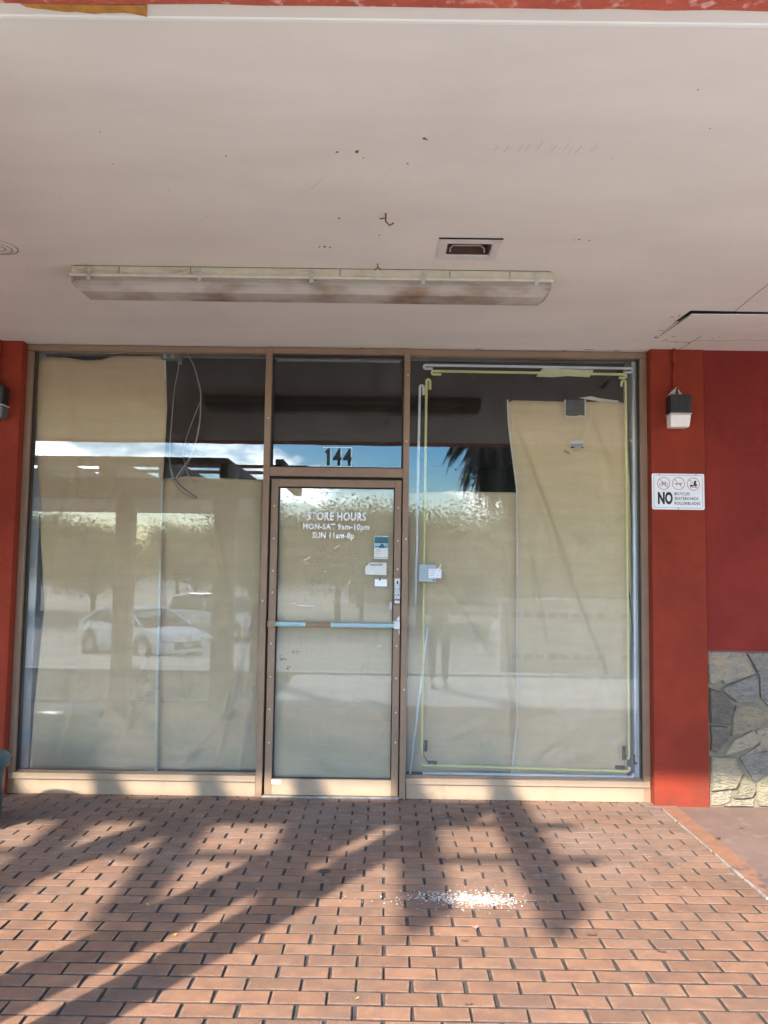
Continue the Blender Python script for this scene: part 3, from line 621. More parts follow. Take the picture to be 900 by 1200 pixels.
# ------------------------------------------------------------------ papers behind the glass
def lerp_pl(pts, z):
    if z <= pts[0][0]: return pts[0][1]
    for (a, x), (b, x2) in zip(pts, pts[1:]):
        if z <= b: return x+(x2-x)*(z-a)/(b-a)
    return pts[-1][1]
def paper(label, left, right, zb, top, y0, folds, seed, m_=paper_m, amp=.006, nm='paper_sheet', N=46, M_=90, depth=.05, group='kraft paper sheets taped up behind the glass'):
    mb = MB()
    for j in range(M_+1):
        for i in range(N+1):
            s = i/N; zt = lerp_pl(top, s); z = zb+(zt-zb)*j/M_
            x = lerp_pl(left, z)*(1-s)+lerp_pl(right, z)*s
            d = n2(x, z, 1.1, seed)*amp*1.6+n2(x, z, 3.3, seed+5)*amp*.8+n2(x*1.0, z*.2, 9, seed+9)*amp*.25+n2(x, z, 12, seed+3)*amp*.12
            for ax, az, bx2, bz, w, h in folds:
                vx, vz = bx2-ax, bz-az; L2 = vx*vx+vz*vz; t = max(0, min(1, ((x-ax)*vx+(z-az)*vz)/L2)); dd = ((x-ax)*vz-(z-az)*vx)/math.sqrt(L2)
                along = math.sin(PI*min(1, max(0, ((x-ax)*vx+(z-az)*vz)/L2)))**.5 if 0 < ((x-ax)*vx+(z-az)*vz)/L2 < 1 else 0
                ad_ = abs(dd)/w; d += 1.5*h*along*(math.exp(-ad_*1.6) if dd > 0 else math.exp(-ad_*4.5))
            mb.v.append((x, max(max(y0-depth, .058), y0-d), z))
    for j in range(M_):
        for i in range(N): a = j*(N+1)+i; mb.f.append((a, a+1, a+N+2, a+N+1))
    o = mb.build(nm, m_, smooth=True); sd = o.modifiers.new('thick', 'SOLIDIFY'); sd.thickness = .0008
    tag(o, label, 'paper', group); return o
def ribbon(par, pts, w, y, m_, nm='edge_tape'):
    mb = MB()
    for x, z in pts: mb.v += [(x-w/2, y, z), (x+w/2, y-.001, z)]
    for i in range(len(pts)-1): mb.f.append((i*2, i*2+1, i*2+3, i*2+2))
    o = mb.build(nm, m_, None); sd = o.modifiers.new('thick', 'SOLIDIFY'); sd.thickness = .001; child(o, par); return o
p1 = paper('tall kraft paper sheet reaching the top of the left window', [(.138, -2.392), (.55, -2.381), (1.2, -2.351), (1.9, -2.406), (2.5, -2.457), (2.73, -2.48), (2.98, -2.474)],
           [(.138, -1.527), (1.31, -1.546), (2.136, -1.556), (2.62, -1.543), (3.02, -1.574)], .142, [(0, 2.98), (.2, 2.985), (.38, 2.962), (.5, 2.968), (.62, 3.0), (1, 3.0)], .09,
           [(-2.3, 2.98, -2.1, 2.0, .05, .014), (-1.80, .2, -1.60, 1.0, .025, .018), (-2.0, .15, -1.60, .62, .025, .014), (-2.2, .15, -2.0, 1.3, .05, .016), (-2.38, .9, -2.2, 2.2, .03, .010)], 1, amp=.014)
ribbon(p1, [(-1.540, .142), (-1.552, .7), (-1.556, 1.31), (-1.564, 2.136), (-1.553, 2.62), (-1.575, 3.0)], .016, .0815, paperedge_m)
p2 = paper('lower kraft paper sheet beside the door frame in the left window', [(.138, -1.60), (2.2, -1.64)], [(.138, -.862), (1.2, -.867), (2.2, -.873)], .142, [(0, 2.125), (.3, 2.155), (1, 2.135)], .128,
           [(-1.15, .15, -.92, 1.25, .03, .040), (-1.40, .15, -1.0, .60, .035, .026), (-1.25, 2.1, -1.0, 1.0, .05, .018), (-1.0, .1, -.88, .8, .025, .022), (-1.5, .2, -1.1, .35, .025, .014)], 2, amp=.016)
p3 = paper('kraft paper sheet covering the whole glass of the door', [(.1, -.744), (2.1, -.744)], [(.1, .058), (2.1, .058)], .11, [(0, 2.085), (1, 2.088)], .075,
           [(-.3, .45, .04, 1.25, .015, .010), (-.74, .70, .05, .64, .010, .012), (-.6, .55, .05, .50, .015, .008), (-.2, .12, .04, .5, .02, .01)], 3, amp=.009)
MB().box(-.43, -.33, .060, .064, 1.995, 2.055).build('tape', mat('brown_tape', (.16, .10, .06), .4), p3)
p4 = paper('kraft paper sheet left of the tall one in the right window', [(.14, .154), (2.1, .154)], [(.14, .93), (2.1, .94)], .142, [(0, 2.06), (.35, 2.075), (1, 2.075)], .150,
           [(.3, 1.6, .75, .9, .035, .016), (.25, 1.9, .3, 1.0, .03, .012), (.83, 1.3, .88, .2, .03, .030), (.3, .3, .8, .55, .03, .014)], 4, amp=.015)
p5 = paper('tall creased kraft paper sheet on the right of the right window', [(.142, .868), (.3, .885), (.5, .907), (.76, .905), (1.34, .905), (1.7, .906), (2.1, .90), (2.35, .866), (2.55, .842), (2.72, .835)],
           [(.142, 1.655), (1.0, 1.690), (1.4, 1.704), (2.18, 1.699), (2.74, 1.674)], .142, [(0, 2.70), (.05, 2.722), (.6, 2.722), (.75, 2.722), (.8, 2.74), (1, 2.715)], .112,
           [(.86, 2.60, 1.30, 1.45, .05, .036), (1.1, 1.9, 1.60, .6, .04, .030), (1.40, 2.70, 1.60, 2.1, .035, .022), (1.0, .25, 1.5, .62, .03, .022), (1.0, .2, 1.65, .36, .022, .016), (1.4, .35, 1.5, 1.0, .04, .018), (.95, 1.9, 1.15, .8, .04, .016), (1.5, 2.72, 1.35, 2.45, .03, .016)], 5, amp=.017)
ribbon(p5, [(.870, .142), (.887, .3), (.909, .5), (.907, .76), (.907, 1.34), (.908, 1.7), (.902, 2.1), (.868, 2.35), (.844, 2.55), (.837, 2.72)], .010, .0795, paperedge_m)
MB().prism([(1.34, 2.74), (1.42, 2.752), (1.50, 2.735), (1.62, 2.722), (1.60, 2.715), (1.44, 2.722)], .078, .0835).build('torn_flap', paperedge_m, p5)
# square cut-out with light rim and a small label
co_ = MB().prism([(1.240, 2.720), (1.372, 2.722), (1.372, 2.612), (1.34, 2.616), (1.30, 2.605), (1.240, 2.612)], .0665, .0675).build('cut_opening', mat('dark_opening', (.08, .08, .075), .5, .5, 18), p5)
for a, b, c, d in ((1.231, 1.240, 2.60, 2.722), (1.372, 1.381, 2.60, 2.728), (1.240, 1.372, 2.600, 2.608)): bx('opening_rim', paperedge_m, p5, a, b, .0655, .0685, c, d, 0)
lb_ = decal('label', offw, p5, 1.268, 1.368, 2.378, 2.436, .0672); decal('print_line', black_m, lb_, 1.274, 1.362, 2.382, 2.394, .0664); decal('print_line', greyp, lb_, 1.274, 1.362, 2.400, 2.412, .0664); decal('print_line', white_m, lb_, 1.300, 1.35, 2.386, 2.390, .0658)
decal('tape', mat('tan_tape', (.5, .33, .17), .5), p5, 1.225, 1.268, 2.345, 2.362, .0670, .5)
tn = MB(); tp = [(1.033, 2.880), (1.055, 2.915), (1.09, 2.950), (1.13, 2.945), (1.2, 2.938), (1.434, 2.934), (1.42, 2.905), (1.403, 2.881), (1.25, 2.888), (1.15, 2.878)]
tn.prism(tp, .0565, .0585); tag(tn.build('torn_paper', mat('cream_paper', (.85, .80, .58), .8, .2, 14)), 'torn cream paper scrap stuck over the upper neon tubes', 'paper scrap')
# brown tape blobs on the right reveal
for k, (z0, z1) in enumerate(((2.29, 2.40), (2.16, 2.27))):
    tag(MB().prism([(1.742, z0+.01), (1.775, z0), (1.79, z0+.03), (1.788, z1-.01), (1.765, z1), (1.744, z1-.02)], .118, .1245).build('tape_patch', mat('orange_tape', (.40, .20, .08), .6, .3, 20)), ('upper' if k == 0 else 'lower')+' of two orange tape patches on the white reveal', 'tape', 'tape patches on the reveal')
tag(MB().tube([(1.70, .105, 2.44), (1.735, .112, 2.49), (1.765, .118, 2.53)], .008, 6).build('crumpled_tape', paperedge_m), 'twist of pale tape hanging by the right window reveal', 'tape')

# neon tubes
NW = mat('white_glass_tube', (.95, .96, .96), .25, .1, 10, emit=None); NY = mat('yellow_glass_tube', (.92, .84, .30), .25, .15, 10, c2=(.86, .80, .40))
cap_m = mat('black_rubber_cap', (.015, .015, .016), .6); clipm = mat('clear_clip', (.30, .31, .31), .3)
YN = .060
def arc(cx, cz, r, a0, a1, n=5): return [(cx+r*math.cos(a0+(a1-a0)*i/n), cz+r*math.sin(a0+(a1-a0)*i/n)) for i in range(n+1)]
def neon(label, pts, m_, r=.0095, caps=(), clips=(), y=YN):
    t = thing('neon_tube', label, 'neon tube', (pts[0][0], y, pts[0][1]), 'neon border tubes in the right window')
    MB().tube([(x, y, z) for x, z in pts], r, 10).build('glass_tube', m_, t, True)
    for (ax, az), (bx2, bz) in caps: MB().tube([(ax, y+.004, az), (bx2, y+.004, bz)], r*1.35, 10).build('end_cap', cap_m, t, True)
    for x, z in clips: MB().tube([(x-.012, y+.006, z), (x+.012, y+.006, z)], .0035, 6).tube([(x, y, z), (x, y+.028, z)], .003, 6).build('clip', clipm, t, True)
    return t
neon('white neon tube along the top of the right window', [(.31, 2.928)]+arc(.26, 2.940, .013, 1.5*PI, .5*PI)+[(1.68, 2.948)]+arc(1.69, 2.934, .014, .5*PI, -.5*PI)+[(1.65, 2.920)], NW, clips=((.45, 2.953), (1.42, 2.95)))
neon('yellow neon tube just under the top white tube', [(.37, 2.888)]+arc(.315, 2.899, .012, 1.5*PI, .5*PI)+[(1.64, 2.905)]+arc(1.648, 2.893, .012, .5*PI, -.5*PI)+[(1.61, 2.881)], NY)
neon('short white neon tube down the left of the right window', [(.247, 2.74), (.247, 2.79)]+arc(.234, 2.795, .013, 0, PI)+[(.213, 1.9), (.209, 1.277)], NW, clips=((.213, 2.66),))
neon('long yellow neon tube down the left of the right window', [(.292, 2.78), (.292, 2.83)]+arc(.279, 2.838, .012, 0, PI)+[(.264, 1.5), (.262, .32), (.262, .275)], NY, caps=(((.288, .372), (.285, .300)),), clips=((.264, 2.0), (.262, .80), (.2635, 1.37)))
neon('yellow neon tube down the right of the right window', [(1.628, 2.82)]+arc(1.643, 2.846, .014, PI, 0)+[(1.659, 1.5), (1.660, .30)]+arc(1.646, .285, .014, 0, -.5*PI), NY, caps=(((1.628, .352), (1.628, .262)),), clips=((1.659, 2.1), (1.659, 1.40), (1.66, .56)))
neon('white neon tube down the far right of the right window', [(1.712, 2.88), (1.708, 1.5), (1.704, .25)], NW, caps=(((1.704, .30), (1.703, .235)),), clips=((1.708, 1.72), (1.706, .56), (1.71, 2.5)))
neon('yellow neon tube along the bottom of the right window', arc(.277, .222, .014, PI, 1.5*PI)+[(.30, .208), (1.64, .187)]+arc(1.648, .202, .014, -.5*PI, .4*PI), NY, caps=(((.302, .226), (.364, .225)), ((1.570, .212), (1.632, .211))), clips=((.565, .20), (1.0, .196)))
neon('white neon tube along the very bottom of the right window', [(.268, .156), (1.67, .150)]+arc(1.678, .161, .011, -.5*PI, .4*PI), NW, clips=((.565, .154), (1.45, .152)))
tag(MB().tube([(.293, .066, 1.135), (.238, .062, .65), (.184, .06, .150)], .008, 10).build('leaning_tube', NW, smooth=True), 'loose white tube leaning at a slant in the lower left corner of the right window', 'tube')
tag(MB().tube([(.286, .068, .368), (.272, .066, .33), (.276, .066, .27), (.302, .068, .228)], .003, 6).build('lead_wire', cap_m, smooth=True), 'short black lead joining neon caps in lower left corner of right window', 'wire')
tag(MB().tube([(1.629, .068, .26), (1.635, .066, .235), (1.60, .068, .215)], .003, 6).tube([(1.63, .07, .28), (1.66, .07, .30), (1.672, .07, .36)], .003, 6).build('lead_wire', clipm, smooth=True), 'grey lead joining neon caps in lower right corner of right window', 'wire')
tag(MB().tube([(1.675, .10, 1.45), (1.70, .10, 1.2), (1.722, .11, .9), (1.732, .115, .5), (1.727, .11, .16)], .004, 6).build('black_cable', cap_m, smooth=True), 'thin black cable hanging beside the right window reveal', 'cable')
# alarm box on the glass
ab = thing('alarm_box', 'small grey sensor box with a white tag fixed on the window glass', 'sensor box', (.29, .045, 1.5))
bx('box', mat('grey_blue_plastic', (.33, .42, .46), .5, .15, 10), ab, .226, .343, .022, .0445, 1.443, 1.560, .003); bx('tag', mat('white_tag', (.72, .74, .80), .5, .1, 50), ab, .292, .380, .018, .0215, 1.468, 1.532, .002)
bx('hole', black_m, ab, .322, .333, .0205, .0216, 1.450, 1.459, 0); MB().tube([(.355, .02, 1.53), (.372, .022, 1.545), (.378, .022, 1.565)], .003, 6).build('wire', white_m, ab)
for k, z in enumerate((1.52, 1.50, 1.485)): bx('print_line', greyp, ab, .300, .340-.006*k, .0172, .0178, z, z+.004, 0)
bx('hole', black_m, ab, .366, .371, .0172, .0178, 1.515, 1.520, 0)

# junction box and loose wires in the left window
jb = thing('junction_box', 'small grey junction box with loose wires hanging behind the left window', 'junction box', (-1.52, .07, 3.0))
bx('box', mat('grey_box', (.22, .22, .21), .5, .2, 20), jb, -1.595, -1.452, .062, .11, 2.968, 3.02, .004)
for x in (-1.565, -1.515): MB().lathe([(.0, -.004), (.013, -.004), (.016, 0)], (x, .061, 2.992), 12, 'y').build('knob', mat('pale_knob', (.5, .5, .48), .5), jb, True)
bx('plug', greyp, jb, -1.478, -1.452, .062, .09, 2.940, 2.967, .003)
wm = mat('white_wire', (.42, .42, .40), .5); wg = mat('grey_wire_b', (.20, .21, .23), .5)
def spl(P_, n=6):
    out_ = []
    for i in range(len(P_)-1):
        p0 = P_[max(0, i-1)]; p1_ = P_[i]; p2_ = P_[i+1]; p3_ = P_[min(len(P_)-1, i+2)]
        for k in range(n):
            t = k/n; out_.append(tuple(.5*((2*p1_[c])+(-p0[c]+p2_[c])*t+(2*p0[c]-5*p1_[c]+4*p2_[c]-p3_[c])*t*t+(-p0[c]+3*p1_[c]-3*p2_[c]+p3_[c])*t**3) for c in range(2)))
    return out_+[P_[-1]]
for P_, m_, r, y_ in (([(-1.465, 2.95), (-1.480, 2.84), (-1.494, 2.734), (-1.511, 2.373), (-1.506, 2.224), (-1.473, 2.105), (-1.405, 2.029), (-1.316, 1.995)], wm, .0035, .060),
    ([(-1.419, 3.01), (-1.37, 2.94), (-1.325, 2.80), (-1.308, 2.706), (-1.313, 2.496), (-1.355, 2.315), (-1.423, 2.195), (-1.479, 2.117)], wm, .0048, .064),
    ([(-1.308, 2.68), (-1.35, 2.57), (-1.39, 2.45), (-1.416, 2.34), (-1.41, 2.255), (-1.38, 2.16), (-1.319, 2.101)], wm, .0025, .068),
    ([(-1.512, 2.3), (-1.497, 2.20), (-1.456, 2.115), (-1.394, 2.055), (-1.31, 2.001)], wg, .004, .055),
    ([(-1.318, 2.5), (-1.345, 2.33), (-1.39, 2.22), (-1.45, 2.13)], wg, .0028, .062)):
    MB().tube([(x, y_, z) for x, z in spl(P_)], r, 6).build('loose_wire', m_, jb, True)
# tape chips and stains on the papers of the left window (glue outlines)
gl2 = MB(); rn = random.Random(9)
def loop(cx, cz, rx, rz, rot, w=.0022, y=.042):
    pts_ = []
    for k in range(11):
        t = 2*PI*k/10; x = rx*math.cos(t)*(1+rn.uniform(-.2, .2)); z = rz*math.sin(t)*(1+rn.uniform(-.2, .2)); pts_.append((cx+x*math.cos(rot)-z*math.sin(rot), y, cz+x*math.sin(rot)+z*math.cos(rot)))
    gl2.tube(pts_, w*.5, 4, False)
for a in ((-1.605, .93, .012, .035, -.3), (-1.63, .80, .016, .02, .4), (-1.66, .76, .012, .03, -.6), (-1.615, .755, .01, .02, .9), (-1.59, .66, .022, .014, 0), (-1.65, .62, .018, .012, .5), (-1.70, .60, .01, .02, .2), (-1.54, .70, .02, .008, 0), (-1.50, .62, .008, .02, .3), (-.89, .70, .01, .014, 0)): loop(*a)
tag(gl2.build('glue_marks', mat('dried_glue', (.20, .19, .13), .5)), 'curled outlines of old glue on the inside of the left window glass', 'glue marks', kind='stuff')

# ------------------------------------------------------------------ wall sign
sg = thing('wall_sign', 'white metal sign forbidding bicycles skateboards and rollerblades on the red pier', 'sign', (1.955, PYF, 2.07))
sx0, sx1, sz0, sz1 = 1.787, 2.140, 1.951, 2.194
ys_ = PYF-.004
def rr(x0, x1, z0, z1, r, n=5): return arc(x1-r, z1-r, r, 0, PI/2, n)+arc(x0+r, z1-r, r, PI/2, PI, n)+arc(x0+r, z0+r, r, PI, 1.5*PI, n)+arc(x1-r, z0+r, r, 1.5*PI, 2*PI, n)
MB().prism(rr(sx0, sx1, sz0, sz1, .012), ys_, PYF-.0008).build('plate', mat('sign_white', (.74, .76, .76), .4, .06, 8), sg)
def ring(name, outer, inner, m_, y=ys_-.0006, th=.0006):
    mb = MB(); n = len(outer); mb.v = [(x, y, z) for x, z in outer]+[(x, y, z) for x, z in inner]
    mb.f = [(k, (k+1) % n, n+(k+1) % n, n+k) for k in range(n)]
    o = mb.build(name, m_, sg); sd = o.modifiers.new('t', 'SOLIDIFY'); sd.thickness = th; sd.offset = 0; return o
ring('border_line', rr(sx0+.012, sx1-.012, sz0+.011, sz1-.011, .006), rr(sx0+.0138, sx1-.0138, sz0+.0128, sz1-.0128, .0045), mat('sign_grey', (.08, .08, .08), .5))
sred = mat('sign_red', (.42, .06, .06), .5); sblk = black_m
def circ(cx, cz, r, n=28): return [(cx+r*math.cos(2*PI*k/n), cz+r*math.sin(2*PI*k/n)) for k in range(n)]
cents = [(1.866, 2.127), (1.966, 2.127), (2.066, 2.125)]
for cx, cz in cents:
    ring('prohibition_ring', circ(cx, cz, .043), circ(cx, cz, .0395), sred)
def stroke(mb, pts_, w, y=ys_-.0012):
    for (ax, az), (bx2, bz) in zip(pts_, pts_[1:]):
        d = Vector((bx2-ax, bz-az)); 
        if d.length < 1e-6: continue
        d.normalize(); nn = Vector((-d.y, d.x))*w/2; mb.prism([(ax+nn.x, az+nn.y), (ax-nn.x, az-nn.y), (bx2-nn.x, bz-nn.y), (bx2+nn.x, bz+nn.y)], y, y+.0005)
cx, cz = cents[0]; b1 = MB()
for wx in (-.017, .017): stroke(b1, circ(cx+wx, cz-.008, .0115, 12)+[(cx+wx+.0115, cz-.008)], .0022)
stroke(b1, [(cx-.017, cz-.008), (cx-.008, cz+.008), (cx+.011, cz+.008), (cx, cz-.008), (cx-.008, cz+.008)], .002); stroke(b1, [(cx-.017, cz-.008), (cx, cz-.008)], .002); stroke(b1, [(cx+.017, cz-.008), (cx+.010, cz+.014), (cx+.016, cz+.016)], .002); stroke(b1, [(cx-.009, cz+.012), (cx-.003, cz+.012)], .0025)
b1.build('bicycle_symbol', sblk, sg)
cx, cz = cents[1]; b1 = MB(); stroke(b1, [(cx-.028, cz+.001), (cx-.018, cz-.002), (cx+.018, cz+.002), (cx+.029, cz+.006)], .0035)
for wx in (-.013, .013): b1.prism(circ(cx+wx, cz-.007+wx*.1, .004, 8), ys_-.0013, ys_-.0007)
b1.build('skateboard_symbol', sblk, sg)
cx, cz = cents[2]; b1 = MB(); b1.prism([(cx-.004, cz-.012), (cx+.020, cz-.016), (cx+.026, cz-.004), (cx+.017, cz+.003), (cx+.021, cz+.021), (cx+.010, cz+.024), (cx+.002, cz+.012), (cx+.004, cz+.002)], ys_-.0013, ys_-.0007)
b1.prism([(cx-.026, cz-.016), (cx-.004, cz-.017), (cx-.002, cz-.010), (cx-.012, cz-.003), (cx-.022, cz-.006)], ys_-.0013, ys_-.0007)
for k in range(4): b1.prism(circ(cx-.018+k*.0115, cz-.021, .0038, 8), ys_-.0013, ys_-.0007)
b1.build('rollerblade_symbol', sblk, sg)
for cx, cz in cents:
    b1 = MB(); stroke(b1, [(cx-.029, cz+.029), (cx+.029, cz-.029)], .0032, ys_-.0018); b1.build('slash', sred, sg)
text('big_letters', 'NO', sblk, sg, 1.826, 1.926, 1.985, 2.070, ys_-.0007, .045, 0, .0005)
text('small_letters', 'BICYCLES', sblk, sg, 1.938, 2.040, 2.048, 2.068, ys_-.0007, .010, 0, .0005, 1.1)
text('small_letters', 'SKATEBOARDS', sblk, sg, 1.938, 2.098, 2.016, 2.036, ys_-.0007, .010, 0, .0005, 1.1)
text('small_letters', 'ROLLERBLADES', sblk, sg, 1.938, 2.110, 1.984, 2.004, ys_-.0007, .010, 0, .0005, 1.1)
for x, z in ((1.838, 2.187), (2.085, 2.187), (1.963, 1.957)): MB().lathe([(0, -.003), (.003, -.003), (.004, 0)], (x, ys_, z), 8, 'y').build('screw', MAT['rusty_hook'], sg)

# ------------------------------------------------------------------ wall lights
def wall_light(label, x):
    t = thing('wall_light', label, 'wall light', (x, PYF, 2.60), 'wall lights on the red piers')
    yb = PYF-.0005
    MB().tube([(x-.012, yb-.014, 2.775), (x-.012, yb-.014, 2.96)], .011, 10).build('conduit', red_m, t, True)
    MB().tube([(x-.012, yb-.014, 2.955), (x-.012, yb-.014, 3.07)], .0125, 10).build('conduit', red_m, t, True)
    MB().prism([(x-.066, 2.716), (x+.038, 2.716), (x+.022, 2.728), (x-.002, 2.762), (x-.010, 2.775), (x-.028, 2.760), (x-.052, 2.732)], yb-.060, yb-.004).build('bracket', mat('chalky_bracket', (.58, .52, .46), .8, .4, 30, c2=(.25, .2, .17)), t, bevel=.003)
    MB().tube([(x-.012, yb-.066, 2.765), (x-.012, yb-.066, 2.718)], .006, 8).build('bolt', dark_m, t)
    bk_ = mat('black_housing', (.006, .006, .006), .5, .5, 14, .4, 40, c2=(.022, .024, .022), stretch=(3, 3, 1))
    bx('housing', bk_, t, x-.068, x+.070, yb-.105, yb-.002, 2.590, 2.716, .008)
    bx('collar', mat('pale_collar', (.5, .46, .4), .6), t, x-.070, x+.072, yb-.108, yb-.001, 2.582, 2.5895, .002)
    MB().add([(x-.067, yb-.10, 2.5815), (x+.070, yb-.10, 2.5815), (x+.070, yb-.004, 2.5815), (x-.067, yb-.004, 2.5815), (x-.064, yb-.088, 2.498), (x+.062, yb-.088, 2.498), (x+.062, yb-.006, 2.498), (x-.064, yb-.006, 2.498)],
             [(0, 1, 2, 3), (4, 7, 6, 5), (0, 4, 5, 1), (1, 5, 6, 2), (2, 6, 7, 3), (3, 7, 4, 0)]).build('lens', mat('white_lens', (.80, .76, .72), .35, .1, 10), t, bevel=.008)
    return t
wall_light('black wall light with white lens above the sign on the right pier', 1.954)
wl2 = wall_light('dark wall light cut off at the left edge on the left pier', -2.645)
for c_ in ALLKIDS(wl2):
    if c_.name.startswith('lens'): c_.data.materials[0] = mat('dirty_lens', (.10, .11, .10), .4, .3, 20)
    if c_.name.startswith('bracket'): c_.data.materials[0] = MAT['black_housing']

# ------------------------------------------------------------------ fluorescent fixture
fl = thing('fluorescent_light', 'long dirty fluorescent light fixture with clear cover under the soffit', 'ceiling light', (-.39, -1.49, zc(-1.49)))
fx0, fx1 = -1.598, .812; ya, yb = -1.588, -1.375
hm = mat('yellowed_housing', (.60, .545, .42), .55, .25, 12, .3, 60, c2=(.50, .42, .30))
mix_in(hm, (.28, .19, .12), 7, .55, .7, (1, 4, 4), seed=2, amount=.7)
za, zb2 = zc(ya), zc(yb)
MB().add([(fx0, ya, za-.044), (fx1, ya, za-.044), (fx1, yb, zb2-.044), (fx0, yb, zb2-.044), (fx0+.0, ya+.006, za-.001), (fx1, ya+.006, za-.001), (fx1, yb-.006, zb2-.001), (fx0, yb-.006, zb2-.001)],
         [(0, 3, 2, 1), (4, 5, 6, 7), (0, 1, 5, 4), (1, 2, 6, 5), (2, 3, 7, 6), (3, 0, 4, 7)]).build('housing', hm, fl, bevel=.003)
MB().box(fx0+.01, fx1-.01, ya+.0045, ya+.0055, za-.0015, za+.001).build('shadow_gap', dark_m, fl)
rim = MB()
for y0, y1, x0, x1 in ((ya-.008, ya+.004, fx0-.006, fx1+.006), (yb-.004, yb+.008, fx0-.006, fx1+.006), (ya+.004, yb-.004, fx0-.006, fx0+.004), (ya+.004, yb-.004, fx1-.004, fx1+.006)): rim.box(x0, x1, y0, y1, zc(y0)-.057, zc(y0)-.0455)
rim.build('rim', mat('cream_rim', (.66, .60, .48), .45, .2, 20), fl, bevel=.002)
# clear prismatic cover: trapezoid trough, thin walls
def acrylic(name):
    M = bpy.data.materials.new(name); M.use_nodes = True; n, l = M.node_tree.nodes, M.node_tree.links; n.clear()
    o = n.new('ShaderNodeOutputMaterial'); t = n.new('ShaderNodeBsdfTransparent'); t.inputs[0].default_value = (.88, .86, .82, 1); g = n.new('ShaderNodeBsdfGlossy'); g.inputs['Roughness'].default_value = .12; d = n.new('ShaderNodeBsdfDiffuse'); tr = n.new('ShaderNodeBsdfTranslucent')
    ge = n.new('ShaderNodeNewGeometry'); mp_ = n.new('ShaderNodeMapping'); mp_.inputs['Scale'].default_value = (1, 1, 3); l.new(ge.outputs['Position'], mp_.inputs['Vector'])
    nn = n.new('ShaderNodeTexNoise'); nn.inputs['Scale'].default_value = 4; nn.inputs['Detail'].default_value = 8; l.new(mp_.outputs[0], nn.inputs['Vector'])
    rp = n.new('ShaderNodeValToRGB'); rp.color_ramp.elements[0].color = (.80, .77, .70, 1); rp.color_ramp.elements[1].color = (.40, .28, .20, 1); rp.color_ramp.elements[0].position = .42; rp.color_ramp.elements[1].position = .68; l.new(nn.outputs['Fac'], rp.inputs['Fac']); l.new(rp.outputs[0], d.inputs[0]); l.new(rp.outputs[0], tr.inputs[0])
    dm = n.new('ShaderNodeMixShader'); dm.inputs[0].default_value = .45; l.new(d.outputs[0], dm.inputs[1]); l.new(tr.outputs[0], dm.inputs[2])
    # dirt settles in the bottom of the trough
    sp = n.new('ShaderNodeSeparateXYZ'); l.new(ge.outputs['Position'], sp.inputs[0]); mr = n.new('ShaderNodeMapRange'); mr.inputs['From Min'].default_value = 2.948; mr.inputs['From Max'].default_value = 2.915; mr.inputs['To Min'].default_value = .30; mr.inputs['To Max'].default_value = .66; l.new(sp.outputs['Z'], mr.inputs['Value'])
    m1 = n.new('ShaderNodeMixShader'); l.new(mr.outputs[0], m1.inputs[0]); l.new(t.outputs[0], m1.inputs[1]); l.new(dm.outputs[0], m1.inputs[2])
    m2 = n.new('ShaderNodeMixShader'); m2.inputs[0].default_value = .08; l.new(m1.outputs[0], m2.inputs[1]); l.new(g.outputs[0], m2.inputs[2]); l.new(m2.outputs[0], o.inputs['Surface']); return M
acr = acrylic('dirty_acrylic')
cv = MB(); prof = [(ya+.002, -.058), (ya+.004, -.088), (ya+.036, -.122), (yb-.036, -.122), (yb-.004, -.088), (yb-.002, -.058)]
X = [fx0+.004, fx0+.04, fx1-.04, fx1-.004]
for i, x in enumerate(X):
    for y_, dz in prof:
        k = 1 if i in (1, 2) else .0
        if i in (0, 3) and dz < -.1: dz = -.092
        cv.v.append((x, y_, zc(y_)+dz))
for i in range(3):
    for k in range(5): a = i*6+k; cv.f.append((a, a+6, a+7, a+1))
cv.f.append((0, 1, 2, 3, 4, 5)); cv.f.append((23, 22, 21, 20, 19, 18))
cvo = cv.build('clear_cover', acr, fl); sd = cvo.modifiers.new('t', 'SOLIDIFY'); sd.thickness = .002
tubm = mat('fluorescent_tube', (.78, .80, .78), .4); lhm = mat('lampholder', (.42, .38, .34), .6, .3, 30)
bx('fill_reflector', mat('white_fill', (.85, .84, .80), .4), fl, fx0+.012, fx1-.012, ya+.008, yb-.008, zc(ya)-.052, zc(ya)-.047, 0)  # white plate added to brighten the inside of the cover
for (x0, x1) in ((fx0+.03, -.405), (-.375, fx1-.03)):
    for y_ in (-1.545, -1.43): MB().tube([(x0, y_, zc(y_)-.078), (x1, y_, zc(y_)-.078)], .0125, 12).build('tube', tubm, fl, True)
for x in (fx0+.02, -.405, -.375, fx1-.02):
    for y_ in (-1.545, -1.43): bx('lampholder', lhm, fl, x-.009, x+.009, y_-.016, y_+.016, zc(y_)-.098, zc(y_)-.0445, .002)
bx('splice_bracket', mat('grey_bracket', (.33, .32, .31), .5, .5, 30), fl, -.45, -.33, -1.57, -1.40, 2.955, 2.972, .002)
clm = mat('nickel_clip', (.62, .60, .54), .35, .3, 40, metal=.5)
for x in (-1.505, -.95, -.389, .168, .733):
    MB().box(x-.010, x+.010, ya-.013, ya-.0085, zc(ya)-.078, zc(ya)-.024).box(x-.012, x+.012, ya-.016, ya-.0132, zc(ya)-.060, zc(ya)-.052).tube([(x, ya-.012, zc(ya)-.030), (x, ya-.012, zc(ya)-.018)], .006, 8).build('clip', clm, fl, bevel=.001)
for x in (-1.36, -.25, .3, -1.0, .60): MB().box(x, x+.003, ya+.000, ya+.004, za-.042, za-.008).build('seam', MAT['dark_grime'], fl)

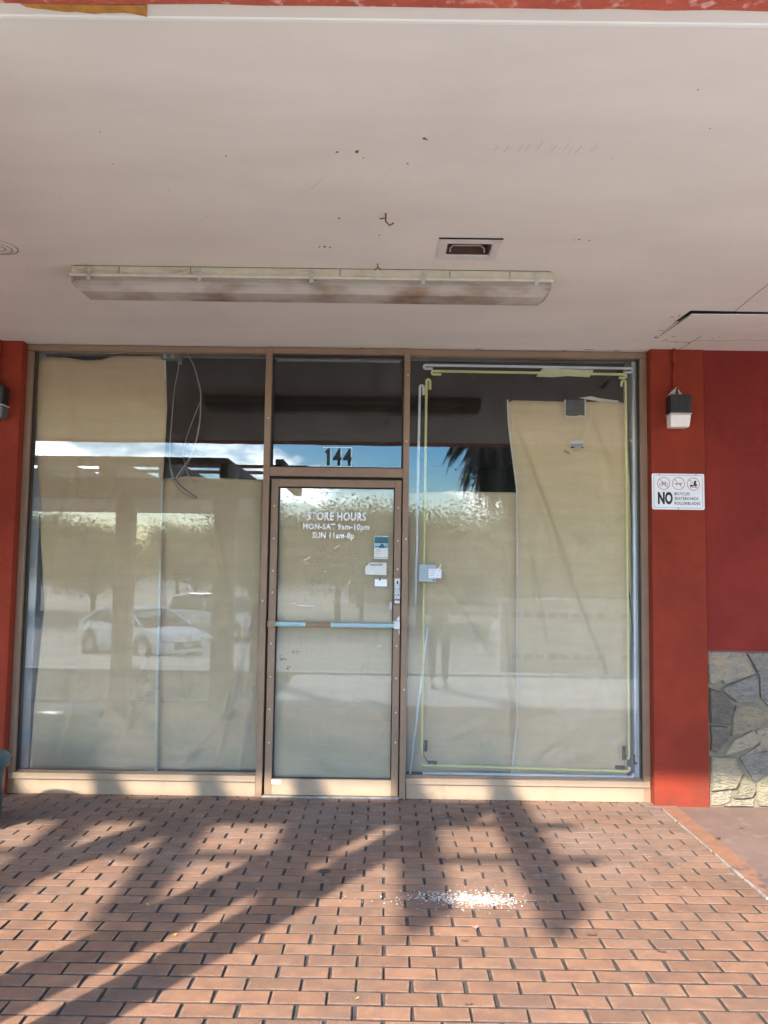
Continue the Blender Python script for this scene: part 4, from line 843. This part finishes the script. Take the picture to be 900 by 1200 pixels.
# ------------------------------------------------------------------ litter, rubble, bin
bn = thing('litter_bin', 'dark teal litter bin cut off at the left edge of the paving', 'bin', (-2.455, -.75, 0))
tm = mat('teal_bin_plastic', (.018, .045, .055), .4, .3, 8, .3, 60)
MB().lathe([(0, .0), (.225, .0), (.232, .01), (.250, .36), (.250, .37)], (-2.455, -.75, 0), 40).build('body', tm, bn, True)
MB().lathe([(.252, .34), (.268, .345), (.275, .36), (.275, .38), (.265, .40), (.18, .425), (0, .43)], (-2.455, -.75, 0), 40).build('rim', mat('teal_bin_lid', (.022, .07, .085), .35, .2, 8), bn, True)
rb = MB(); rn = random.Random(5)
for i in range(2200):
    a = rn.random()
    x = .455+rn.gauss(0, .085) if a < .62 else .36+rn.gauss(0, .15) if a < .93 else rn.uniform(-.2, .8); y_ = -1.682+rn.gauss(0, .036 if a < .62 else .055)
    if a >= .93: y_ = -1.7+rn.gauss(0, .1)
    s_ = (.0008+.0055*rn.random()**2.2)*(1 if a < .9 else .7); h_ = s_*rn.uniform(.4, .9); th = rn.random()*PI
    c_, s2 = math.cos(th)*s_, math.sin(th)*s_; z0 = .0002
    rb.add([(x+c_, y_+s2, z0), (x-s2, y_+c_, z0), (x-c_*rn.uniform(.6, 1), y_-s2, z0), (x+s2, y_-c_*rn.uniform(.6, 1), z0), (x+rn.uniform(-.3, .3)*s_, y_, z0+h_)], [(0, 1, 4), (1, 2, 4), (2, 3, 4), (3, 0, 4)])
tag(rb.build('white_rubble', mat('white_plaster', (.42, .41, .37), .9, .15, 40)), 'scatter of crushed white plaster crumbs on the brick paving', 'rubble', kind='stuff')
lm = {k: mat(k, c, .7, .3, 60) for k, c in (('yellow_leaf', (.52, .30, .06)), ('brown_leaf', (.12, .06, .04)), ('pink_leaf', (.42, .22, .16)), ('tan_leaf', (.45, .30, .12)))}
def leaf(x, y_, s_, m_, label, rot, lobed=False):
    mb = MB(); n = 12; pts_ = []
    for k in range(n):
        t = 2*PI*k/n; r = s_*((1 if k % 2 else .45) if lobed else (.35+.65*abs(math.cos(t))**1.2)); pts_.append((r*math.cos(t), r*math.sin(t)*(.8 if lobed else .7)))
    mb.v = [(px, py, .004+.25*s_*abs(px)/s_+.12*py) for px, py in pts_]+[(0, 0, .003)]
    mb.f = [(k, (k+1) % n, n) for k in range(n)]
    mb.tube([(-s_*1.5, 0, .004), (0, 0, .0035)], .0006, 4)
    o = mb.build('fallen_leaf', m_); o.location = (x, y_, .0008); o.rotation_euler.z = rot; tag(o, label, 'leaf', 'fallen leaves on the paving'); return o
leaf(-.846, -2.117, .014, lm['yellow_leaf'], 'small lobed yellow leaf on the paving nearest the left foreground', .6, True)
leaf(-1.043, -1.811, .014, lm['tan_leaf'], 'small tan leaf on shaded bricks left of the door', 2.2, True)
leaf(-.152, -.538, .016, lm['yellow_leaf'], 'small yellow leaf on the bricks in front of the door', .1)
leaf(-.584, -1.22, .016, lm['pink_leaf'], 'pale curled leaf on the bricks below the door left side', .2)
leaf(.40, -2.0, .022, lm['pink_leaf'], 'pinkish lobed leaf just below the white plaster crumbs', .3, True)
leaf(.88, -2.057, .020, lm['brown_leaf'], 'flat dark brown leaf on the dark joint right of the crumbs', .0)
leaf(.346, -2.131, .013, lm['brown_leaf'], 'dark brown leaf below left of the white crumbs', .0)
leaf(1.12, -2.20, .02, lm['brown_leaf'], 'reddish brown leaf in the right foreground bricks', 2.6)
leaf(.31, -2.63, .014, lm['brown_leaf'], 'dark leaf on the bricks at the bottom centre of the photo', .2)
leaf(-.08, -2.6, .009, lm['yellow_leaf'], 'tiny yellow leaf at the bottom centre left of the dark one', .6)
leaf(2.15, -.55, .014, lm['brown_leaf'], 'dark leaf on the concrete slab near the stone wall', .3)
leaf(1.93, -.75, .02, lm['brown_leaf'], 'dark twig like leaf on the edge of the concrete slab', .5)
leaf(.42, -.42, .02, lm['brown_leaf'], 'dark flat leaf on bricks below the right window', .1)
leaf(-2.22, -.045, .018, lm['brown_leaf'], 'curled brown leaf against the base of the left window', 1.2)
for i, (x, y_, r) in enumerate(((-.287, -1.355, .034), (.76, -.30, .022))):
    o = MB().lathe([(0, .0012), (r*.7, .0014), (r, .0003)], (x, y_, .0002), 14).build('tar_spot', mat('black_spot', (.07, .05, .045), .8, .4, 50)); child(o, walk)
dm_ = MB(); rn = random.Random(12)
for i in range(420):
    x, y_ = rn.uniform(-2.3, 2.4), -rn.random()**1.6*1.6-.03; s_ = rn.uniform(.001, .0035); dm_.add([(x-s_, y_, .001), (x, y_-s_*.6, .001), (x+s_, y_, .001), (x, y_+s_*.6, .001+s_*.5)], [(0, 1, 3), (1, 2, 3), (0, 3, 2)])
tag(dm_.build('paving_crumbs', mat('pale_crumb', (.55, .47, .40), .9, .3, 60)), 'fine pale crumbs strewn over the paving near the shopfront', 'debris', kind='stuff')
wb = MB()
for i in range(40):
    x = rn.uniform(-2.4, 1.7); s_ = rn.uniform(.003, .010); wb.add([(x-s_, -.022, 0), (x, -.03-s_, .001), (x+s_, -.022, 0), (x, -.018, s_)], [(0, 1, 3), (1, 2, 3), (0, 3, 2)])
tag(wb.build('base_debris', grime), 'dark dirt crumbs gathered along the foot of the shopfront base', 'debris', kind='stuff')

# ------------------------------------------------------------------ pergola (seen in the glass, throws the shadows)
pg_m = mat('pergola_stucco', (.42, .38, .32), .8, .15, 3, .5, 60)
pg = thing('pergola', 'pale open pergola with rafters in front of the shopfront, seen mirrored in the glass', 'pergola', (-2.4, -3.7, 0))
for x, hw in ((-2.88, .09), (-1.775, .115), (-1.385, .075)): bx('column', pg_m, pg, x-hw, x+hw, -3.50, -3.30, -.0, 2.28, .01)
for x in (-7.3, -4.08, -2.47): bx('column', pg_m, pg, x-.1, x+.1, -7.3, -7.1, -.3, 2.39, .01)
bx('beam', pg_m, pg, -8, -1.19, -3.51, -3.32, 2.285, 2.51, .006); bx('beam', pg_m, pg, -9, -1.9, -7.32, -7.08, 2.395, 2.63, .006)
bx('ledger', pg_m, pg, -8, -1.745, -3.295, -3.26, 2.66, 2.735, .004)
dkm = mat('dark_rafter', (.16, .14, .12), .8, .2, 6)
for x in (-5.90, -5.20, -4.50, -3.81, -3.13, -2.47, -1.80, -1.19):
    bx('rafter', pg_m, pg, x-.045, x+.045, -5.40, -3.30 if x < -1.5 else -3.34, 2.515, 2.74, .004)
for y_ in (-4.18, -4.78): bx('batten', pg_m, pg, -8, -.95, y_-.045, y_+.045, 2.741, 2.775, .003)

# ------------------------------------------------------------------ planting
leafm = mat('strap_leaf', (.07, .10, .045), .5, .4, 8); 
def spiky(x, y_, label):
    mb = MB(); rn = random.Random(int(x*100))
    for k in range(34):
        a = rn.random()*2*PI; el = rn.uniform(.25, 1.4); L_ = rn.uniform(.30, .5); w = .014
        d = Vector((math.cos(a)*math.cos(el), math.sin(a)*math.cos(el), math.sin(el))); sd_ = Vector((-math.sin(a), math.cos(a), 0))*w
        p0 = Vector((x, y_, -.03)); p1_ = p0+d*L_*.5; p2_ = p0+d*L_+Vector((0, 0, -.05*math.cos(el)))
        mb.add([p0-sd_*.6, p0+sd_*.6, p1_+sd_, p1_-sd_, p2_], [(0, 1, 2, 3), (3, 2, 4)])
    o = mb.build('spiky_plant', leafm); tag(o, label, 'plant', 'spiky plants in the bed')
spiky(-1.62, -4.15, 'spiky strap leaved plant in the bed, nearest the door in the mirrored view')
spiky(-2.35, -4.2, 'spiky strap leaved plant in the bed, between the mirrored pergola columns')
spiky(-3.05, -4.35, 'spiky strap leaved plant in the bed at the left pergola column foot')
spiky(-3.75, -4.2, 'spiky strap leaved plant in the bed, leftmost in the mirrored view')

def tree_mesh(seed, H, R_, dens=30000, ls=.095):
    rn = random.Random(seed); tr = MB(); cl = []
    tr.tube([(0, 0, -.3), (.05, .03, H*.2), (-.05, .02, H*.38), (.03, 0, H*.6)], [.20, .16, .12, .06], 8)
    for k in range(11):
        a = 2*PI*k/11+rn.random(); h0 = H*rn.uniform(.25, .5); r = R_*rn.uniform(.5, .95); h1 = H*rn.uniform(.5, .92)
        mid = Vector((r*.45*math.cos(a), r*.45*math.sin(a), (h0+h1)/2+.1)); end = Vector((r*math.cos(a), r*math.sin(a), h1))
        tr.tube([(0, 0, h0), mid, end], [.07, .045, .015], 6); cl += [end, (mid+end)/2]
        for q in range(3):
            e2 = mid+Vector((rn.uniform(-1, 1), rn.uniform(-1, 1), rn.uniform(.2, 1)))*R_*.4; tr.tube([mid, e2], [.025, .008], 5); cl.append(e2)
    cl.append(Vector((0, 0, H*.85)))
    cr_ = MB()
    for i in range(dens):
        c = rn.choice(cl); s_ = R_*.27; p_ = c+Vector((rn.gauss(0, s_), rn.gauss(0, s_), rn.gauss(0, s_*.7)))
        if p_.z < H*.22: continue
        a, b = rn.random()*2*PI, rn.uniform(-1, 1); u_ = Vector((math.cos(a), math.sin(a), b*.6)).normalized(); v_ = u_.cross(Vector((rn.uniform(-1, 1), rn.uniform(-1, 1), rn.uniform(-1, 1)))).normalized(); l_ = ls*rn.uniform(.6, 1.4)
        cr_.add([p_-u_*l_, p_+v_*l_*.4, p_+u_*l_, p_-v_*l_*.4], [(0, 1, 2, 3)])
    m1_ = bpy.data.meshes.new('trunk'); m1_.from_pydata(tr.v, [], tr.f); m1_.materials.append(mat('tree_bark', (.10, .075, .055), .9, .4, 12, .8, 40))
    m2_ = bpy.data.meshes.new('crown'); m2_.from_pydata(cr_.v, [], cr_.f); m2_.materials.append(mat('oak_foliage', (.065, .085, .030), .6, .5, 1.5, c2=(.03, .045, .018)))
    return m1_, m2_
TM = [tree_mesh(3, 7.2, 3.2), tree_mesh(8, 6.2, 3.4, 28000), tree_mesh(5, 8.2, 3.6, 26000)]
spots = [(8.3, -25, 2, 1.12, 'tallest tree, mirrored over the tall creased paper'), (11.5, -31, 0, 1.12, 'tree mirrored at the right edge of the right window'), (1.6, -33, 0, .80, 'tree mirrored low behind the neon tubes'), (-2.4, -36, 1, .95, 'tree mirrored in the door glass'),
         (-7.5, -40, 1, .95, 'tree mirrored right of the pergola column'), (-12.5, -44, 0, .75, 'tree mirrored behind the left pergola column'), (-17.5, -44, 1, .85, 'tree mirrored between the pergola columns'), (-23, -46, 0, .85, 'tree mirrored far left of the left window'), (9.5, -48, 2, 1.0, 'tree mirrored beyond the low building'), (16.5, -40, 2, .9, 'tree beyond the parking lot outside the mirrored view'), (4.2, -52, 1, .95, 'distant tree above the low roof in the mirror view'), (-2, -55, 2, .8, 'distant tree behind the door lettering mirror view')]
spots += [(-27+i*4.3, -33-(i*7 % 5)*1.3, i % 2, .60+.085*(i*3 % 4), 'one of the dense trees beyond the parking lot that merge in the mirror view') for i in range(13)]
spots += [(9.5+i*3.6, -27-(i*5 % 3)*2, 2, .98+.05*(i % 3), 'one of the taller trees beyond the parking lot at the right of the mirror view') for i in range(4)]
for x, y_, k, s_, lb__ in spots:
    t = thing('oak_tree', lb__, 'tree', (x, y_, gz(y_)), 'trees beyond the parking lot')
    for nm, me_ in (('trunk', TM[k][0]), ('crown', TM[k][1])):
        o = bpy.data.objects.new(nm, me_); COL.objects.link(o); o.parent = t
    t.scale = (s_,)*3; t.rotation_euler.z = x
# palm with a skirt of dead fronds
PXc, PYc, PZ = 2.75, -12.0, 4.75
pt = thing('palm_tree', 'palm with a shaggy hanging skirt of fronds mirrored in the right window', 'tree', (PXc, PYc, gz(PYc)))
MB().tube([(PXc, PYc, gz(PYc)-.2), (PXc+.05, PYc, 2), (PXc, PYc, PZ)], [.24, .19, .2], 12).build('trunk', MAT['tree_bark'], pt, True)
fr = MB(); rn = random.Random(4)
def frond(mb, a, el, L_, droop, n=16, w=.45):
    p_ = Vector((PXc, PYc, PZ)); d = Vector((math.cos(a)*math.cos(el), math.sin(a)*math.cos(el), math.sin(el))); pts_ = []
    for i in range(7):
        pts_.append(p_.copy()); p_ = p_+d*L_/7; d = (d+Vector((0, 0, -droop/7))).normalized()
    mb.tube(pts_, [.02, .018, .016, .013, .01, .008, .005], 4)
    side = Vector((-math.sin(a), math.cos(a), 0))
    for i in range(n):
        t = .25+.75*i/n; k = min(5, int(t*6)); q = pts_[k].lerp(pts_[k+1], t*6-k); dd = (pts_[k+1]-pts_[k]).normalized()
        for sg_ in (-1, 1):
            e = q+(side*sg_*.75+dd*.8+Vector((0, 0, -.55)))*w*rn.uniform(.7, 1.1); ww = dd*.018; mb.add([q-ww, q+ww, (q+e)/2+ww*1.3+Vector((0, 0, .03)), e+Vector((0, 0, -.12)), (q+e)/2-ww*1.3+Vector((0, 0, .03))], [(0, 1, 2, 3, 4)])
for k in range(70): frond(fr, rn.random()*2*PI, rn.uniform(-1.1, 1.2), rn.uniform(1.3, 1.9), rn.uniform(1.6, 3.0), 24)
fr.build('fronds', mat('palm_frond', (.045, .06, .025), .6, .5, 4), pt)
sk = MB()
for k in range(80): frond(sk, rn.random()*2*PI, rn.uniform(-.9, .1), rn.uniform(1.3, 2.1), rn.uniform(2.0, 3.6), 22, .42)
sk.build('dead_skirt', mat('dead_frond', (.10, .075, .045), .8, .5, 4, c2=(.04, .03, .02)), pt)

# low block wall, distant building
bw = thing('block_wall', 'low white wall with two rows of slots, mirrored in the right window', 'wall', (4, -8.1, gz(-8.1)))
bwm = mat('white_block', (.62, .61, .58), .8, .1, 4)
zb_ = gz(-8.1)-.1
bx('wall_body', bwm, bw, 1.9, 7.5, -8.2, -8.0, zb_, 1.06, .006); bx('coping', bwm, bw, 1.86, 7.54, -8.24, -7.96, 1.061, 1.11, .006)
for z in (.80, .12):
    for k in range(26):
        if k % 9 == 8: continue
        bx('slot', dark_m, bw, 2.1+k*.2, 2.1+k*.2+.12, -7.998, -7.99, z, z+.085, 0)
bd = thing('shop_building', 'long low pale building across the parking lot with a flat roof', 'building', (10, -62, -1.05))
bdm = mat('pale_facade', (.42, .38, .33), .8, .1, 1)
bx('wall', bdm, bd, -3, 60, -72, -62, -1.1, 2.55, 0); bx('roof', mat('white_roof_edge', (.62, .60, .56), .7), bd, -3.5, 60.5, -72.5, -61, 2.551, 2.95, 0)
for k in range(12): bx('window', mat('building_glass', (.05, .06, .07), .1), bd, 0+k*4.8, 3.2+k*4.8, -61.99, -61.9, -.9, 1.3, 0)

# ------------------------------------------------------------------ cars
tire = mat('tyre_rubber', (.02, .02, .02), .8); rimm = mat('alloy', (.5, .5, .52), .3, metal=.8); cgl = mat('car_glass', (.02, .025, .03), .05, spec=.8); lampm = mat('headlamp', (.7, .72, .74), .1); redl = mat('tail_lamp', (.35, .02, .02), .2)
def loft(secs):
    mb = MB(); n = len(secs[0])
    for s_ in secs: mb.v += s_
    for i in range(len(secs)-1):
        for k in range(n-1): mb.f.append((i*n+k, (i+1)*n+k, (i+1)*n+k+1, i*n+k+1))
        mb.f.append((i*n+n-1, (i+1)*n+n-1, (i+1)*n, i*n))
    mb.f.append(tuple(range(n))); mb.f.append(tuple(range((len(secs)-1)*n, len(secs)*n))[::-1]); return mb
def car(name, label, cat, loc, rz, paint, L=4.6, W_=1.82, belt=((-2.3, .55), (-2.25, .92), (-1.6, 1.0), (-.2, .96), (.9, .94), (1.6, .84), (2.15, .70), (2.3, .45)), roof=((-1.95, .98), (-1.35, 1.30), (-.8, 1.42), (.0, 1.45), (.45, 1.38), (1.25, .93))):
    t = thing(name, label, cat, (0, 0, 0), 'cars in the parking lot')
    secs = []
    for x, h in belt:
        w = W_/2*(1-.10*(abs(x)/2.3)**4); secs.append([(x, -w*.94, .22), (x, -w, .35), (x, -w, h*.72), (x, -w*.93, h), (x, 0, h+.03), (x, w*.93, h), (x, w, h*.72), (x, w, .35), (x, w*.94, .22)])
    b = loft(secs).build('body', paint, t, True)
    m_ = b.modifiers.new('e', 'EDGE_SPLIT'); m_.split_angle = .9
    secs = []
    for x, h in roof:
        wb_, wt = W_/2*.92, W_/2*.74; k = (h-.93)/.5; wt = wb_+(wt-wb_)*k; secs.append([(x, -wb_, .90), (x, -wt, h-.03), (x, -wt*.8, h), (x, wt*.8, h), (x, wt, h-.03), (x, wb_, .90)])
    loft(secs).build('windows', cgl, t, True)
    secs = []
    for x, h in roof[1:-1]:
        wt = W_/2*.76; secs.append([(x, -wt, h-.06), (x, -wt*.9, h+.008), (x, 0, h+.02), (x, wt*.9, h+.008), (x, wt, h-.06)])
    loft(secs).build('roof', paint, t, True)
    pil = MB()
    for s_ in (-1, 1):
        yy2 = s_*W_/2
        pil.tube([(roof[-1][0], yy2*.93, .93), (roof[-2][0], yy2*.78, roof[-2][1]-.02)], .035, 6); pil.tube([(roof[0][0], yy2*.90, .97), (roof[1][0], yy2*.80, roof[1][1]-.02), (roof[2][0], yy2*.77, roof[2][1]-.03)], .05, 6)
        pil.tube([(-.25, yy2*.93, .93), (-.3, yy2*.77, 1.40)], .035, 6)
    pil.build('pillars', paint, t)
    for x in (-1.38, 1.40):
        for s_ in (-1, 1):
            yy2 = s_*(W_/2-.10); wv = MB().lathe([(.20, -.10), (.31, -.11), (.335, -.08), (.335, .08), (.31, .11), (.20, .10)], (0, 0, 0), 24, 'y'); wv.v = [(a+x, b_+yy2, c+.335) for a, b_, c in wv.v]
            w_ = wv.build('wheel', tire, t, True)
            rv = MB().lathe([(.0, s_*.095), (.05, s_*.10), (.19, s_*.095), (.205, s_*.10), (.205, -s_*.02)], (x, yy2, .335), 20, 'y'); rv.build('rim', rimm, w_, True)
            av = MB().lathe([(.345, s_*.0), (.40, s_*.0), (.41, s_*.02), (.345, s_*.02)], (x, s_*(W_/2+.004), .34), 24, 'y'); av.build('wheel_arch', tire, t)
    for s_ in (-1, 1):
        MB().prism([(2.0, .62), (2.28, .56), (2.22, .66), (1.95, .74)], s_*(W_/2*.9)-.04, s_*(W_/2*.9)+.02).build('headlight', lampm, t)
        bx('headlight', lampm, t, 2.18, 2.31, min(s_*.5, s_*.8), max(s_*.5, s_*.8), .56, .66, .01); bx('tail_light', redl, t, -2.31, -2.2, min(s_*.5, s_*.82), max(s_*.5, s_*.82), .74, .86, .01)
        bx('mirror', paint, t, .85, 1.0, min(s_*.9, s_*1.05), max(s_*.9, s_*1.05), .93, 1.06, .02)
        bx('door_handle', paint, t, -.5, -.3, min(s_*.905, s_*.925), max(s_*.905, s_*.925), .80, .83, .003)
        bx('sill_trim', rimm, t, -.95, .95, min(s_*.90, s_*.925), max(s_*.90, s_*.925), .27, .31, .003)
    bx('grille', tire, t, 2.27, 2.315, -.45, .45, .34, .54, .01); bx('bumper', paint, t, 2.2, 2.34, -.75, .75, .24, .33, .02); bx('number_plate', mat('plate', (.6, .6, .6), .5), t, 2.316, 2.325, -.15, .15, .40, .47, 0)
    t.location = loc; t.rotation_euler.z = rz
    return t
wp = mat('white_car_paint', (.75, .77, .78), .25, spec=.6); sp_ = mat('silver_car_paint', (.42, .44, .46), .3, metal=.4)
car('sedan', 'white sedan parked facing right, mirrored in the left window', 'car', (-7.35, -19.4, -1.06), math.radians(40), wp)
suvb = ((-2.3, .5), (-2.28, 1.0), (-1.6, 1.08), (-.2, 1.05), (.9, 1.05), (1.7, .98), (2.2, .82), (2.3, .5)); suvr = ((-2.2, 1.05), (-2.05, 1.55), (-1.2, 1.68), (.0, 1.70), (.5, 1.62), (1.15, 1.02))
car('suv', 'silver sport utility car behind the white sedan in the mirror view', 'car', (-6.15, -26, -1.06), math.radians(35), sp_, belt=suvb, roof=suvr)
pkr = ((-.6, 1.03), (-.5, 1.55), (-.2, 1.66), (.3, 1.68), (.7, 1.60), (1.2, 1.02))
car('pickup_truck', 'white pickup beyond the low slotted wall in the mirror view', 'truck', (5.9, -22, -.93), math.radians(180), wp, belt=suvb, roof=pkr)

# ------------------------------------------------------------------ photographer, mirrored in the right window
def skin(name, nodes, edges, m_, parent, root=0, sub=2):
    me_ = bpy.data.meshes.new(name); me_.from_pydata([n_[:3] for n_ in nodes], edges, []); o = bpy.data.objects.new(name, me_); COL.objects.link(o)
    s_ = o.modifiers.new('skin', 'SKIN')
    for i, n_ in enumerate(nodes):
        r_ = n_[3] if isinstance(n_[3], tuple) else (n_[3], n_[3]); me_.skin_vertices[0].data[i].radius = r_; me_.skin_vertices[0].data[i].use_root = (i == root)
    s_.use_smooth_shade = True
    sb = o.modifiers.new('sub', 'SUBSURF'); sb.levels = sb.render_levels = sub
    me_.materials.append(m_)
    if parent: child(o, parent)
    return o
pe = thing('person', 'person in a pale top and grey trousers holding up a phone, mirrored faintly', 'person', (.72, -5.35, 0))
skm = mat('skin', (.45, .27, .19), .6); shirt = mat('pale_shirt', (.5, .5, .5), .85, .1, 10); jean = mat('grey_denim', (.26, .27, .30), .9, .2, 20); hair = mat('dark_hair', (.04, .025, .018), .6, .3, 60)
bx0, by0 = .72, -5.35; sc0 = .86
def Pn(x, y_, z, r): return (bx0+x*sc0, by0+y_*sc0, z*sc0, (r if not isinstance(r, tuple) else r[0])*sc0)
nodes = [Pn(0, 0, .98, .12), Pn(0, 0, 1.15, .11), Pn(0, .0, 1.35, .13), Pn(0, 0, 1.45, .07), Pn(0, .01, 1.50, .052), Pn(0, .015, 1.57, .07), Pn(0, .015, 1.64, .085), Pn(0, .005, 1.70, .07)]
edges = [(i, i+1) for i in range(7)]
def chain(st_, pts_):
    last = st_
    for q in pts_: nodes.append(Pn(*q)); edges.append((last, len(nodes)-1)); last = len(nodes)-1
    return last
for s_ in (-1, 1):
    chain(0, [(s_*.09, 0, .92, .085), (s_*.10, .01, .72, .07), (s_*.10, .02, .50, .052), (s_*.10, -.01, .30, .048), (s_*.10, -.01, .09, .033), (s_*.10, .06, .03, .032), (s_*.105, .14, .02, .025)])
    wr = chain(2, [(s_*.13, 0, 1.41, .06), (s_*.19, .01, 1.37, .05), (s_*.22, .09, 1.18, .040), (s_*.20, .16, 1.14, .038), (s_*.12, .27, 1.34, .028), (s_*.075, .30, 1.42, .024)])
    for k in range(4): chain(wr, [(s_*(.065-.003*k), .315, 1.445+.018*k, .010), (s_*(.045), .335, 1.45+.018*k, .009), (s_*.03, .335, 1.45+.018*k, .008)])
    chain(wr, [(s_*.07, .295, 1.425, .011), (s_*.05, .285, 1.455, .010), (s_*.04, .288, 1.47, .009)])
skin('body', nodes, edges, skm, pe)
def sub_skin(name, lst, ed, m_): skin(name, [Pn(*q) for q in lst], ed, m_, pe)
sub_skin('shirt', [(0, 0, .95, .145), (0, 0, 1.15, .135), (0, 0, 1.34, .150), (0, 0, 1.44, .085), (.13, 0, 1.41, .075), (.19, .01, 1.37, .066), (.215, .07, 1.22, .055), (-.13, 0, 1.41, .075), (-.19, .01, 1.37, .066), (-.215, .07, 1.22, .055)], [(0, 1), (1, 2), (2, 3), (2, 4), (4, 5), (5, 6), (2, 7), (7, 8), (8, 9)], shirt)
sub_skin('trousers', [(0, 0, .98, .138), (.095, 0, .90, .10), (.10, .01, .70, .085), (.10, .02, .50, .068), (.10, -.01, .12, .055), (-.095, 0, .90, .10), (-.10, .01, .70, .085), (-.10, .02, .50, .068), (-.10, -.01, .12, .055)], [(0, 1), (1, 2), (2, 3), (3, 4), (0, 5), (5, 6), (6, 7), (7, 8)], jean)
sub_skin('hair', [(0, -.03, 1.68, .10), (0, -.035, 1.74, .075), (0, -.06, 1.60, .075), (0, -.06, 1.48, .05)], [(0, 1), (0, 2), (2, 3)], hair)
for s_ in (-1, 1):
    q = Pn(s_*.032, .088, 1.655, 0); MB().lathe([(0, .008), (.006, .006), (.008, 0)], q[:3], 8, 'y').build('eye', black_m, pe, True)
    q = Pn(s_*.10, .01, .02, 0); bx('shoe', mat('white_shoe', (.6, .6, .6), .7), pe, q[0]-.04, q[0]+.04, q[1]-.06, q[1]+.16, 0.0, .07, .02)
q = Pn(0, .105, 1.635, 0); MB().add([(q[0]-.012, q[1]-.025, q[2]-.01), (q[0]+.012, q[1]-.025, q[2]-.01), (q[0], q[1], q[2]-.008), (q[0], q[1]-.02, q[2]+.025)], [(0, 1, 2), (1, 3, 2), (3, 0, 2)]).build('nose', skm, pe)
q = Pn(0, .087, 1.605, 0); bx('mouth', mat('lips', (.35, .12, .10), .5), pe, q[0]-.018, q[0]+.018, q[1]-.004, q[1]+.001, q[2]-.004, q[2]+.003, .002)
q = Pn(0, .338, 1.477, 0)
ph = bx('phone', black_m, None, q[0]-.055, q[0]+.055, q[1]-.004, q[1]+.004, q[2]-.035, q[2]+.035, .003); tag(ph, 'black phone held up sideways by the person mirrored in the window', 'phone')
